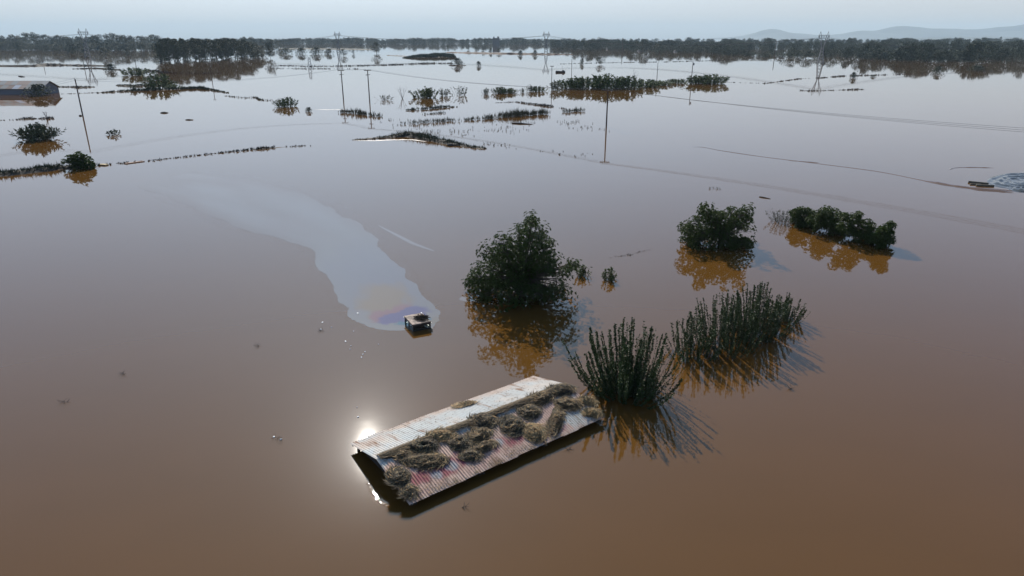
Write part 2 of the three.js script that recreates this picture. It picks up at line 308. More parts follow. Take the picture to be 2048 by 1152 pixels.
// places a plant: base point in the picture, top row, width in picture points
function plant(name, label, category, kindSet, px, py, pyTop, wpx, group, variant, crownName = 'crown', natural = 1) {
  const p = G(px, py), z = -p.z, h = Math.max(0.2, heightAt(z, pyTop)), set = kindSet[variant ?? Math.floor(plantTurn() * kindSet.length)];
  const o = thing(name, label, category, p, group), w = wpx * mpp(z) / natural; o.rotation.y = plantTurn() * 6.28; o.scale.set(w, h, w);
  part(crownName === 'crown' ? 'trunk' : 'stems', set.wood, barkMat, o); part(crownName, set.leaf, farLeafMat, o);
  return o;
}
// ---------- flooded shed with straw on its roof ----------
const SHED = (() => {
  const L = 11.05, Wd = 5.6, e = 0.32, rise = 0.66, c = V(-1.46, 0, -28.4), ang = 0.655;   // long side runs to the right and away
  const U = V(Math.cos(ang), 0, -Math.sin(ang)), N = V(Math.sin(ang), 0, Math.cos(ang));       // N points to the camera side
  const half = Wd / 2;
  // a picture point on the near (+1) or far (-1) slope -> [s along the ridge from the left, t from ridge to eave], both in metres
  const onRoof = (px, py, sgn = 1) => {
    const u = (px - 1024) / FPX, v = (576 - py) / FPX, d = V(u, -(SP - v * CP), -(CP + v * SP)), n = V(0, half, 0).addScaledVector(N, sgn * rise), p0 = c.clone().setY(e + rise);
    const o = V(0, CAM_H, 0), k = p0.clone().sub(o).dot(n) / d.dot(n), q = o.addScaledVector(d, k), rel = q.clone().sub(c);
    return { s: rel.dot(U) + L / 2, t: sgn * rel.dot(N), q };
  };
  const at = (s, t, sgn, lift = 0) => c.clone().addScaledVector(U, s - L / 2).addScaledVector(N, sgn * t).setY(e + rise * (1 - t / half) + lift);
  return { L, Wd, e, rise, c, ang, U, N, half, onRoof, at };
})();
{
  const { L, e, rise, c, ang, half, onRoof } = SHED;
  const shed = thing('flooded_shed', 'long low shed drowned to its eaves, corrugated gable roof strewn with straw', 'shed', c);
  shed.rotation.y = ang;                                  // own axes: x along the ridge, z towards the camera side
  // paint, dust and rust of the sheets: u along the ridge, v from far eave (0) over the ridge (0.5) to near eave (1)
  const spots = [];
  const dab = (px, py, rs, rt, col, sgn = 1, k = 1) => { const a = onRoof(px, py, sgn); spots.push([a.s / L, 0.5 + sgn * a.t / half * 0.5, rs / L, rt / (2 * half), col, k]); };
  const RED = [0.27, 0.065, 0.075], BLUE = [0.42, 0.42, 0.39], DUST = [0.40, 0.30, 0.245], PALE = [0.52, 0.47, 0.42];
  dab(885, 938, 1.3, 0.45, RED); dab(925, 912, 0.9, 0.4, RED); dab(848, 952, 0.7, 0.4, RED); dab(1015, 882, 0.9, 0.45, RED); dab(1040, 872, 0.5, 0.3, RED); dab(1105, 862, 0.9, 0.3, RED);
  dab(1155, 828, 1.1, 0.9, BLUE, 1, 1.3); dab(1130, 800, 0.7, 0.5, BLUE); dab(1170, 850, 0.8, 0.5, BLUE);
  dab(905, 930, 0.35, 0.3, [0.3, 0.29, 0.3]); dab(870, 950, 0.3, 0.3, [0.3, 0.29, 0.3]); dab(1000, 885, 0.3, 0.3, [0.32, 0.31, 0.31]);
  const tex = dataTex(1024, 768, (u, v) => {
    const n = fbm(u * 14, v * 6, 5), n2 = fbm(u * 60 + 9, v * 14 + 3, 4), fine = fbm(u * 220, v * 60, 3);
    let col; const near = v > 0.5, t = Math.abs(v - 0.5) * 2;
    const mix = (a, b, k) => { k = Math.max(0, Math.min(1, k)); return a.map((q, i) => lerp(q, b[i], k)); };
    if (near) {
      col = mix([0.52, 0.35, 0.27], [0.43, 0.265, 0.215], (n - 0.35) * 2.2);
      col = mix(col, BLUE, (0.2 + (n2 - 0.5) * 0.2 - t) * 14);
      for (const [su, sv, ru, rv, sc, k] of spots) { const d = ((u - su) / ru) ** 2 + ((v - sv) / rv) ** 2; if (d < 2.4) col = mix(col, sc, (1.25 - d + (n - 0.5) * 1.6 + (n2 - 0.5) * 1.8) * 0.95 * k); }
      col = mix(col, DUST, (t - 0.86 + (n2 - 0.5) * 0.3) * 6);
    } else {
      col = mix([0.43, 0.44, 0.43], PALE, (n - 0.42) * 4);
      col = mix(col, [0.44, 0.34, 0.28], (t - 0.62 + (n - 0.5) * 0.9) * 3);
      col = mix(col, [0.33, 0.39, 0.43], (0.3 - Math.abs(t - 0.35) + (n2 - 0.6) * 0.8) * 1.6 * (1 - u));
    }
    col = mix(col, [0.22, 0.12, 0.07], (fbm(u * 40 + 3, v * 5 + 8, 4) - 0.62) * 5);
    col = mix(col, [0.1, 0.075, 0.05], (fine - 0.66) * 5);
    const k = 0.9 + 0.2 * n2; return col.map((q) => toS(q * k * 0.8));
  }, true, false);
  const sheetMat = new THREE.MeshStandardMaterial({ name: 'dusty corrugated sheet', map: tex, roughness: 0.8, metalness: 0.0, side: THREE.DoubleSide });
  const sheets = 12, sw = L / sheets, pitch = 0.13, amp = 0.017, lap = 0.04, r = rng(5);
  const slope = Math.hypot(half, rise);
  const roof = new THREE.Group(); roof.name = 'roof'; shed.add(roof);
  for (const sgn of [1, -1]) for (let k = 0; k < sheets; k++) {
    const x0 = k * sw - L / 2, x1 = x0 + sw + (k < sheets - 1 ? lap : 0), nx = Math.round((x1 - x0) / pitch * 8), pos = [], uv = [], idx = [], lift = (k % 2) * 0.006, tilt = (r() - 0.5) * 0.012, edge = (r() - 0.5) * 0.07;
    for (let j = 0; j <= 2; j++) for (let i = 0; i <= nx; i++) {
      const x = lerp(x0, x1, i / nx), f = j / 2, t = f * (half + edge), y = e + rise * (1 - t / half) + amp * Math.cos(x / pitch * 2 * Math.PI) + lift + tilt * f;
      pos.push(x, y, sgn * t); uv.push((x + L / 2) / L, 0.5 + sgn * Math.min(0.995, t / half) * 0.5);
    }
    for (let j = 0; j < 2; j++) for (let i = 0; i < nx; i++) { const a = j * (nx + 1) + i, b = a + nx + 1; sgn > 0 ? idx.push(a, b, a + 1, a + 1, b, b + 1) : idx.push(a, a + 1, b, a + 1, b + 1, b); }
    const g = new THREE.BufferGeometry(); g.setAttribute('position', new THREE.Float32BufferAttribute(pos, 3)); g.setAttribute('uv', new THREE.Float32BufferAttribute(uv, 2)); g.setIndex(idx); g.computeVertexNormals();
    part('roof_sheet', g, sheetMat, roof);
  }
  const box = (x, y, z, w, h, d) => new THREE.BoxGeometry(w, h, d).translate(x, y, z);
  // timber: purlins under the sheets, rafters, posts, closed back and right walls; the side to the camera is open
  for (const sgn of [1, -1]) for (const f of [0.12, 0.55, 0.93]) part('purlin', box(0, e + rise * (1 - f) - 0.085, sgn * f * half, L - 0.1, 0.08, 0.07), timberMat, roof);
  for (const x of [-L / 2 + 0.35, -1.8, 1.8, L / 2 - 0.35]) for (const sgn of [1, -1]) {
    const g = new THREE.BoxGeometry(slope * 0.95, 0.11, 0.07); g.rotateY(Math.PI / 2); g.rotateX(sgn * Math.atan2(rise, half)); g.translate(x, e + rise * 0.5 - 0.17, sgn * half * 0.5); part('rafter', g, timberMat, roof);
  }
  const wallMat = new THREE.MeshStandardMaterial({ name: 'dark wet boards', color: lin(0.03, 0.024, 0.02), roughness: 0.9 });
  const planks = Math.floor((L - 0.7) / 0.3);
  for (let k = 0; k < planks; k++) { part('wall_plank', box(-L / 2 + 0.5 + k * 0.3, -0.3, -half + 0.45, 0.285, 1.22, 0.03 + (k % 3) * 0.004), wallMat, shed); part('wall_plank', box(-L / 2 + 0.5 + k * 0.3, -0.32, half - 0.45, 0.285, 1.18, 0.03 + (k % 3) * 0.004), wallMat, shed); }
  for (let k = 0; k < 15; k++) { const z = -half + 0.62 + k * 0.31, top = e + rise * (1 - Math.abs(z) / half) - 0.2; for (const sx of [-1, 1]) part('wall_plank', box(sx * (L / 2 - 0.42), (top - 1) / 2, z, 0.03 + (k % 3) * 0.004, top + 1, 0.295), wallMat, shed); }
  for (const x of [-L / 2 + 0.3, -1.8, 1.8, L / 2 - 0.3]) for (const sgn of [1, -1]) part('post', box(x, -0.35, sgn * (half - 0.32), 0.12, 1.3, 0.12), timberMat, shed);
  // straw left on the roof by the flood
  const STRAW = { dark: [0.04, 0.028, 0.014], brown: [0.075, 0.048, 0.021], tan: [0.2, 0.13, 0.055] };
  function straw(px, py, wpx, hpx, tone, turn, label, sgn = 1, hollow = false) {
    const a = onRoof(px, py, sgn), s = 28.5 / FPX * (1 + (1003 - py) / 900), rx = wpx * s * 0.48, rz = hpx * s * 0.6, hg = Math.min(0.22, 0.08 + 0.13 * Math.min(rx, rz)), o = thing('straw_clump', label, 'straw clump', a.q, 'straw clumps on the shed roof');
    const rr = rng(Math.round(px * 7 + py * 131)), g = new Soup(), base = STRAW[tone], ca = Math.cos(turn), sa = Math.sin(turn), nrm = V(0, half, 0).addScaledVector(SHED.N, sgn * rise).normalize();
    const surf = (u, w) => {                       // u, w in the clump's own ellipse; lifted over the slope
      const d = Math.hypot(u, w), rim = 0.88 + 0.8 * (fbm(u * 2.8 + px, w * 2.8 + py, 3) - 0.5), b = hollow ? Math.sin(Math.min(1, d / rim) * Math.PI) ** 0.7 * 0.9 : Math.max(0, 1 - (d / rim) ** 2);
      const x = u * rx, z = w * rz, X = x * ca - z * sa, Z = x * sa + z * ca, p = V(0, 0, 0).addScaledVector(SHED.U, X).addScaledVector(SHED.N, Z);
      p.y = -sgn * rise / half * Z; return p.addScaledVector(nrm, (d > rim ? 0.026 : 0.03) + hg * b * (0.45 + 1.1 * fbm(u * 4 + px, w * 4, 3)));
    };
    const K = 18, R = 7;
    for (let i = 0; i < R; i++) for (let k = 0; k < K; k++) {
      const f = (q, m) => { const an = m / K * 6.2832, d = q / R; return surf(Math.cos(an) * d, Math.sin(an) * d).addScaledVector(nrm, d > 0.8 ? -0.045 : -0.02); };
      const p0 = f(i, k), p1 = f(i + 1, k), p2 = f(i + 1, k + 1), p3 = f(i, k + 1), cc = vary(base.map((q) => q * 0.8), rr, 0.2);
      g.tri(p0.x, p0.y, p0.z, p1.x, p1.y, p1.z, p2.x, p2.y, p2.z, cc); g.tri(p0.x, p0.y, p0.z, p2.x, p2.y, p2.z, p3.x, p3.y, p3.z, cc);
    }
    const n = Math.round(700 + 1500 * rx * rz), flow = rr() * 6.28;
    const mat = part('matted_core', g.geo(), strawMat, o), st = new Soup(); mat.name = 'matted_core';
    for (let i = 0; i < n; i++) {
      const an = rr() * 6.283, d = Math.sqrt(rr()) * (rr() < 0.06 ? 1.2 : 0.98), u = Math.cos(an) * d, w = Math.sin(an) * d, dir = an + Math.PI / 2 + (rr() - 0.5) * 1.6 + 0.5 * Math.sin(flow + u * 3), len = 0.14 + rr() * 0.34;
      const q0 = surf(u, w), q1 = surf(u + Math.cos(dir) * len * 0.5 / rx, w + Math.sin(dir) * len * 0.5 / rz), q2 = surf(u + Math.cos(dir + 0.3) * len / rx, w + Math.sin(dir + 0.3) * len / rz);
      q1.addScaledVector(nrm, rr() * 0.06); q2.addScaledVector(nrm, rr() * rr() * 0.16);
      const sd = q2.clone().sub(q0).cross(nrm).normalize().multiplyScalar(0.008 + rr() * 0.014), cc = vary(rr() < 0.28 ? STRAW.tan : base, rr, 0.8);
      st.tri(q0.x - sd.x, q0.y, q0.z - sd.z, q0.x + sd.x, q0.y, q0.z + sd.z, q1.x + sd.x, q1.y, q1.z + sd.z, cc); st.tri(q0.x - sd.x, q0.y, q0.z - sd.z, q1.x + sd.x, q1.y, q1.z + sd.z, q1.x - sd.x, q1.y, q1.z - sd.z, cc); st.tri(q1.x - sd.x, q1.y, q1.z - sd.z, q1.x + sd.x, q1.y, q1.z + sd.z, q2.x, q2.y, q2.z, cc);
    }
    const stalks = part('loose_stalks', st.geo(), strawMat, o); stalks.userData.kind = 'stuff';
  }
  straw(966, 842, 57, 34, 'dark', 0.1, 'dark domed straw clump just below the ridge, mid roof, left of the largest dome');
  straw(1026, 852, 55, 42, 'dark', 0.2, 'largest round dark straw dome in the middle of the near slope');
  straw(1059, 824, 48, 30, 'dark', 0, 'dark rounded straw clump above and right of the largest dome');
  straw(1122, 781, 62, 28, 'dark', 0.1, 'dark straw heap at the ridge by the right gable end');
  straw(1083, 797, 64, 25, 'brown', -0.1, 'wide brown straw mat just below the right part of the ridge');
  straw(1136, 809, 60, 25, 'brown', 0.5, 'brown straw mat between ridge heap and pale blue sheets');
  straw(1112, 842, 84, 22, 'brown', -0.75, 'long flat brown straw swath lying beside the pale blue sheets');
  straw(1068, 866, 46, 42, 'tan', 0.7, 'light tan fan of straw right below the largest dome');
  straw(959, 872, 60, 25, 'brown', -0.2, 'brown straw mat below the mid roof dome');
  straw(917, 887, 42, 31, 'dark', -0.3, 'dark oval straw clump in the left middle of the near slope');
  straw(968, 894, 56, 18, 'brown', -0.1, 'narrow brown straw mat below the middle of the slope, above a small bundle');
  straw(940, 912, 42, 20, 'dark', 0, 'small dark straw bundle nearest the eave at mid roof');
  straw(880, 872, 54, 24, 'tan', 0.3, 'tan straw mat along the ridge left of the mid roof dome');
  straw(846, 893, 62, 28, 'dark', 0.2, 'ring of dark straw with a hollow middle near the left end', 1, true);
  straw(803, 910, 30, 16, 'brown', 0, 'small brown straw tuft left of the hollow ring');
  straw(850, 922, 96, 30, 'brown', 0.35, 'long brown straw swath below the hollow ring');
  straw(797, 955, 46, 36, 'dark', 0.2, 'big dark straw heap hanging over the left gable edge');
  straw(815, 984, 22, 24, 'dark', 0.8, 'dark straw tuft at the near left corner of the roof');
  straw(930, 810, 44, 17, 'tan', 0.2, 'lone twiggy straw tuft on the pale far slope', -1);
  straw(1176, 803, 26, 20, 'tan', 0.3, 'small tan straw tuft on the right gable edge');
  straw(1184, 827, 36, 18, 'tan', 0.2, 'tan straw tuft at the near right corner of the roof');
  // drift line along the ridge
  const st = new Soup(), core = new Soup(), rr = rng(77), M = 90, ring = [];
  for (let i = 0; i <= M; i++) { const s = lerp(0.15, L - 0.35, i / M), row = []; for (let j = 0; j <= 6; j++) { const f = j / 6 * 2 - 1, wob = 0.2 * (fbm(s * 1.3, 4, 3) - 0.5) * 2, w = 0.08 + 0.26 * fbm(s * 1.6 + 20, 1, 4), t = f * w + wob, sg = t >= 0 ? 1 : -1; row.push(SHED.at(s, Math.abs(t), sg, 0.02 + (1 - f * f) * (0.01 + 0.13 * fbm(s * 4, j * 1.3, 3)))); } ring.push(row); }
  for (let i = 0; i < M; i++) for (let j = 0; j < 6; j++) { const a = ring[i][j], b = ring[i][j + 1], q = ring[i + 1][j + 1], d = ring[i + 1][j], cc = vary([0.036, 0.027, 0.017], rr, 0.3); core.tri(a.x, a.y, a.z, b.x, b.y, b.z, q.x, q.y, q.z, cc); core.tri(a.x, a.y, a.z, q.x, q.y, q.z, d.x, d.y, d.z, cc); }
  for (let i = 0; i < 4200; i++) {
    const s = lerp(0.1, L - 0.3, rr()), t = (rr() + rr() - 1) * 0.3, an = (rr() - 0.5) * 1.5, len = 0.12 + rr() * 0.36, f = (ds, dt, l) => { const tt = t + dt, sg = tt >= 0 ? 1 : -1; return SHED.at(Math.max(0.02, Math.min(L - 0.05, s + ds)), Math.abs(tt), sg, l); };
    const hgt = 0.03 + 0.09 * Math.max(0, 1 - (t / 0.4) ** 2), q0 = f(0, 0, hgt), q1 = f(Math.cos(an) * len, Math.sin(an) * len * 0.5, hgt + (rr() - 0.3) * 0.06), cc = vary(rr() < 0.14 ? STRAW.tan : STRAW.brown, rr, 0.7), w = 0.01 + rr() * 0.012;
    st.tri(q0.x, q0.y, q0.z - w, q0.x, q0.y, q0.z + w, q1.x, q1.y, q1.z, cc);
  }
  const drift = thing('straw_drift', 'long dark band of straw lying along the whole shed ridge', 'straw drift');
  part('matted_core', core.geo(), strawMat, drift); part('loose_stalks', st.geo(), strawMat, drift).userData.kind = 'stuff';
  // scattered straw on the sheets
  const sc = new Soup();
  for (let i = 0; i < 2600; i++) { const near = rr() < 0.8 ? 1 : -1, s = rr() * (L - 0.3) + 0.1, t = Math.min(half - 0.05, near > 0 ? (rr() < 0.5 ? half - Math.abs(rr() + rr() - 1) * 0.7 : rr() * half) : rr() * 0.9); if (fbm(s * 1.4 + 3, t * 2 * near, 3) < 0.45) continue; const an = rr() * 6.28, len = 0.05 + rr() * 0.2, q0 = SHED.at(s, t, near, 0.032), q1 = SHED.at(s + Math.cos(an) * len, Math.max(0, Math.min(half - 0.02, t + Math.sin(an) * len)), near, 0.04), w = 0.006 + rr() * 0.008; sc.tri(q0.x, q0.y, q0.z - w, q0.x + w, q0.y, q0.z + w, q1.x, q1.y, q1.z, vary(rr() < 0.4 ? STRAW.tan : STRAW.dark, rr, 0.5)); }
  solo('scattered_straw', sc.geo(), strawMat, 'thin stray stalks scattered over the roof sheets', 'straw', null, 'stuff');
}
// ---------- sunken tractor cab ----------
{
  const cab = thing('tractor_cab', 'black tractor cab sunk to its windows, dusty tan roof, oil slick around it', 'tractor', G(835.5, 651));
  cab.rotation.y = 0.47;                                   // own x: from the left corner to the back corner
  const W = 1.18, D = 1.62, H = 0.43;
  const paint = new THREE.MeshPhysicalMaterial({ name: 'black cab paint', color: lin(0.012, 0.012, 0.012), roughness: 0.35, clearcoat: 0.4, clearcoatRoughness: 0.3 });
  const roofTex = dataTex(256, 256, (u, v) => { const n = fbm(u * 5, v * 5, 5), f = fbm(u * 30, v * 30, 3), k = Math.max(0, Math.min(1, (n - 0.42) * 5 + (u - 0.35) * 1.4)); const c = [lerp(0.24, 0.06, k), lerp(0.175, 0.038, k), lerp(0.14, 0.03, k)]; return c.map((q) => toS(q * (0.75 + 0.5 * f))); }, true, false);
  const roofMat = new THREE.MeshStandardMaterial({ name: 'mud dried roof', map: roofTex, roughness: 0.8 });
  const glass = new THREE.MeshPhysicalMaterial({ name: 'cab glass', color: lin(0.8, 0.85, 0.85), transmission: 1, thickness: 0, roughness: 0.02, ior: 1.5 });
  const rg = new RoundedBoxGeometry(W + 0.12, 0.1, D + 0.12, 3, 0.045).translate(0, H + 0.02, 0);
  { const p = rg.attributes.position, uv = rg.attributes.uv; for (let i = 0; i < p.count; i++) { uv.setXY(i, p.getX(i) / (W + 0.12) + 0.5, p.getZ(i) / (D + 0.12) + 0.5); if (p.getY(i) > H + 0.04) p.setY(i, p.getY(i) + 0.05 * (1 - (2 * p.getX(i) / W) ** 2) * (1 - (2 * p.getZ(i) / D) ** 2)); } rg.computeVertexNormals(); }
  const roof = part('roof', rg, roofMat, cab, 'tan roof caked with dried mud');
  part('gutter', mergeGeometries([new THREE.BoxGeometry(W + 0.16, 0.035, 0.03).translate(0, H - 0.03, D / 2 + 0.05), new THREE.BoxGeometry(W + 0.16, 0.035, 0.03).translate(0, H - 0.03, -D / 2 - 0.05), new THREE.BoxGeometry(0.03, 0.036, D + 0.06).translate(W / 2 + 0.05, H - 0.03, 0), new THREE.BoxGeometry(0.03, 0.036, D + 0.06).translate(-W / 2 - 0.05, H - 0.03, 0)]), paint, roof);
  const bar = (a, b, t) => { const d = b.clone().sub(a), g = new THREE.BoxGeometry(t, d.length(), t); g.applyQuaternion(new THREE.Quaternion().setFromUnitVectors(V(0, 1, 0), d.clone().normalize())); const m = a.clone().add(b).multiplyScalar(0.5); return g.translate(m.x, m.y, m.z); };
  for (const [x, z] of [[-1, -1], [-1, 1], [1, -1], [1, 1]]) part('pillar', bar(V(x * W / 2 * 1.02, -0.7, z * D / 2 * 1.02), V(x * W / 2 * 0.97, H, z * D / 2 * 0.97), 0.085), paint, cab);
  part('pillar', bar(V(-W / 2 * 1.02, -0.7, 0.02), V(-W / 2 * 0.98, H, -0.02), 0.075), paint, cab); part('pillar', bar(V(W / 2 * 1.02, -0.7, 0.02), V(W / 2 * 0.98, H, -0.02), 0.075), paint, cab);
  for (const s of [-1, 1]) { part('window_rail', new THREE.BoxGeometry(W - 0.06, 0.09, 0.05).translate(0, H - 0.08, s * D / 2 * 0.985), paint, cab); part('window_rail', new THREE.BoxGeometry(0.05, 0.09, D - 0.06).translate(s * W / 2 * 0.985, H - 0.08, 0), paint, cab); }
  // panels below the glass, just breaking the water
  part('front_panel', new THREE.BoxGeometry(W - 0.08, 0.8, 0.04).translate(0, -0.32, D / 2), paint, cab); part('side_panel', new THREE.BoxGeometry(0.04, 0.8, D * 0.45).translate(-W / 2, -0.33, D * 0.24), paint, cab); part('side_panel', new THREE.BoxGeometry(0.04, 0.8, D - 0.1).translate(W / 2, -0.33, 0), paint, cab); part('rear_panel', new THREE.BoxGeometry(W - 0.08, 0.7, 0.04).translate(0, -0.33, -D / 2), paint, cab);
  const pane = (w, h, x, y, z, turn) => { const g = new THREE.PlaneGeometry(w, h); g.rotateY(turn); return part('window', g.translate(x, y, z), glass, cab); };
  pane(W - 0.12, 0.4, 0, 0.25, D / 2 + 0.012, 0); pane(W - 0.12, 0.42, 0, 0.22, -D / 2 - 0.012, Math.PI); pane(D * 0.44, 0.42, -W / 2 - 0.004, 0.22, D * 0.25, -Math.PI / 2); pane(D * 0.44, 0.42, -W / 2 - 0.004, 0.22, -D * 0.25, -Math.PI / 2); pane(D * 0.9, 0.42, W / 2 + 0.012, 0.22, 0, Math.PI / 2);
  part('grab_rail', mergeGeometries([bar(V(-W / 2 - 0.05, 0.02, -0.62), V(-W / 2 - 0.05, 0.36, -0.34), 0.02), bar(V(-W / 2 - 0.05, 0.2, -0.6), V(-W / 2 - 0.05, 0.1, -0.3), 0.02)]), paint, cab);
  part('wiper', mergeGeometries([bar(V(-0.2, 0.08, D / 2 + 0.035), V(0.18, 0.3, D / 2 + 0.035), 0.016), bar(V(0.08, 0.24, D / 2 + 0.045), V(0.28, 0.36, D / 2 + 0.045), 0.014)]), paint, cab);
  part('mirror_arm', mergeGeometries([bar(V(W / 2 - 0.1, 0.2, D / 2 + 0.02), V(W / 2 - 0.02, 0.1, D / 2 + 0.34), 0.025), bar(V(W / 2 - 0.02, -0.06, D / 2 + 0.34), V(W / 2 - 0.02, 0.14, D / 2 + 0.34), 0.06)]), paint, cab);
  part('steering_wheel', new THREE.TorusGeometry(0.17, 0.014, 6, 18).rotateX(1.1).translate(0.05, 0.14, 0.3), paint, cab);
  part('seat_back', new RoundedBoxGeometry(0.42, 0.5, 0.12, 2, 0.04).translate(0.05, 0.05, -0.3), paint, cab);
  part('marker_lamp', new THREE.CylinderGeometry(0.035, 0.045, 0.1, 10).translate(0.5, H + 0.12, -0.62), new THREE.MeshStandardMaterial({ name: 'white plastic', color: lin(0.75, 0.75, 0.75), roughness: 0.4 }), cab);
  // twigs and straw stranded on top
  const s = new Soup(), r = rng(61);
  for (let i = 0; i < 420; i++) { const a = r() * 6.28, k = Math.sqrt(r()) * 0.42, x = 0.25 + Math.cos(a) * k, z = 0.12 + Math.sin(a) * k * 1.2, d = V((r() - 0.5) * 2, 0.25 + r() * 0.35, (r() - 0.5) * 2).normalize(), len = 0.1 + r() * 0.2; s.leaf(x, 0.01 + 0.1 * (1 - k / 0.42) * r(), z, d, V(d.z, 0, -d.x).normalize(), len, 0.009, 0.4, vary(r() < 0.3 ? [0.15, 0.11, 0.06] : [0.05, 0.04, 0.026], r, 0.4)); }
  const heap = solo('twig_heap', s.geo(), strawMat, 'small heap of twigs and straw on the tractor roof', 'twig heap'); heap.position.copy(cab.position).setY(H + 0.105); heap.rotation.y = cab.rotation.y;
}
// ---------- trees and bushes standing in the near water ----------
function lobeTree(name, label, category, baseX, m, lobesPx, opt, group) {
  const z = m.z, o = thing(name, label, category, P(baseX, 0, z).setY(0), group), r = rng(opt.seed);
  o.position.x = (baseX - 1024) / FPX * (z * CP + CAM_H * SP);
  const lobes = [];
  for (const [px, py, rad] of lobesPx) for (const dz of opt.depths ?? [-0.6, -0.15, 0.25, 0.7]) {
    const R = rad * mpp(z) * (0.5 + r() * 0.4), q = P(px + (r() - 0.5) * rad * 1.1, py + (r() - 0.5) * rad * 0.9, z - dz * opt.deep * (0.6 + 0.8 * r()));
    q.y = Math.max(0.25 * R, q.y); lobes.push([q.sub(o.position), R]);
  }
  const w = new Soup(), l = new Soup();
  limbs(w, V(0, 0, 0), m.h * 0.22, lobes, opt.trunk, r); lobedCrown(l, lobes, opt.clumps, opt.leafN ?? 7, opt.len, opt.wid, opt.col ?? LEAF, r, opt.gap ?? 0);
  part('trunk', w.geo(), barkMat, o); part('crown', l.geo(), leafMat, o).userData.kind = 'stuff';
  return o;
}
lobeTree('flooded_tree', 'biggest leafy tree in the flood, domed crown standing straight behind the shed', 'tree', 1045, mirror(425, 742), [
  [1062, 442, 16], [1046, 462, 20], [1072, 464, 20], [1040, 486, 26], [1075, 490, 28], [1003, 487, 22], [985, 510, 24], [1015, 515, 30], [1055, 520, 36], [1092, 505, 24], [1100, 530, 26], [965, 540, 24], [948, 562, 22], [985, 560, 34], [1030, 560, 40], [1080, 560, 36], [1115, 555, 24], [1135, 538, 12], [1152, 530, 12], [1120, 585, 24], [970, 592, 24], [1010, 598, 34], [1060, 600, 36], [1105, 605, 24], [940, 560, 12]],
  { seed: 11, deep: 2.3, gap: 0.9, clumps: 7500, len: 0.17, wid: 0.034, trunk: 0.2 });
lobeTree('flooded_tree', 'medium leafy tree with flat wide crown, left of the leafy row', 'tree', 1438, mirror(403, 572), [
  [1412, 418, 14], [1425, 432, 18], [1398, 445, 18], [1440, 430, 14], [1462, 424, 10], [1490, 424, 13], [1500, 440, 9], [1470, 446, 20], [1440, 455, 24], [1410, 465, 22], [1376, 462, 18], [1366, 478, 10], [1490, 460, 18], [1460, 480, 24], [1420, 485, 22], [1390, 485, 18], [1495, 485, 14], [1475, 500, 18]],
  { seed: 12, deep: 1.8, gap: 0.9, clumps: 3800, len: 0.2, wid: 0.045, trunk: 0.14, col: LEAF2 });
// the leafy row at the right
{
  const g = 'row of leafy tree tops at the right';
  const row = [['second from the left in the leafy row, with three knobbly tips', 1607, 455, [[1590, 424, 8], [1603, 423, 8], [1618, 424, 8], [1598, 438, 12], [1612, 440, 14], [1625, 450, 10], [1590, 448, 10]]],
    ['widest and greenest tree top in the middle of the leafy row', 1660, 469, [[1640, 430, 12], [1656, 422, 10], [1668, 430, 12], [1630, 440, 12], [1650, 445, 18], [1670, 448, 18], [1640, 458, 12], [1665, 465, 14], [1682, 460, 14]]],
    ['tree top with a pointed tip, fourth in the leafy row', 1722, 484, [[1690, 434, 10], [1695, 450, 14], [1722, 428, 8], [1715, 442, 13], [1730, 448, 12], [1740, 455, 10], [1705, 468, 16], [1725, 470, 18], [1742, 474, 12]]],
    ['rightmost tree top of the leafy row, with a ragged crown', 1765, 497, [[1785, 450, 9], [1775, 460, 12], [1760, 465, 12], [1748, 478, 12], [1765, 482, 16], [1778, 478, 9], [1755, 492, 10]]]];
  row.forEach(([lab, x, y, lobes], i) => { const z = fwdAt(y - 4), top = Math.min(...lobes.map((q) => q[1] - q[2])); lobeTree('drowned_treetop', `${lab}`, 'tree', x, { z, h: heightAt(z, top) }, lobes, { seed: 20 + i, deep: 1.3, depths: [-0.5, 0, 0.5], gap: 1.0, clumps: 1050, len: 0.22, wid: 0.052, trunk: 0.09, col: LEAF2 }, g); });
}
function shootBush(name, label, category, px, z, opt, group, mat = leafMat) {
  const o = thing(name, label, category, V((px - 1024) / FPX * (z * CP + CAM_H * SP), 0, -z), group), b = shoots(opt);
  part('stems', b.wood, barkMat, o); part('foliage', b.leaf, mat, o).userData.kind = 'stuff';
  if (opt.under) { const u = shoots(opt.under); part('stems', u.wood, barkMat, o); part('undergrowth', u.leaf, mat, o).userData.kind = 'stuff'; }
  o.rotation.y = opt.turn ?? 0; return o;
}
{ const m = mirror(640, 915); shootBush('whip_bush', 'bush of tall upright leafy whips fanning out beside the shed gable', 'bush', 1255, m.z, { seed: 41, n: 125, H: m.h * 1.02, spread: 2.3, baseR: 0.85, rad: 0.012, perM: 125, len: 0.095, wid: 0.033, col: [0.036, 0.064, 0.017], from: 0.06, bend: 0.62, bare: 0.3, bareRight: true, low: 0.5, up: 0.3, under: { seed: 141, n: 90, H: m.h * 0.5, spread: 0.8, baseR: 1.1, rad: 0.01, perM: 120, len: 0.1, wid: 0.034, col: [0.036, 0.064, 0.017], from: 0.02, bend: 0.9, bare: 0.1, up: 0.3, low: 0.3 } }); }
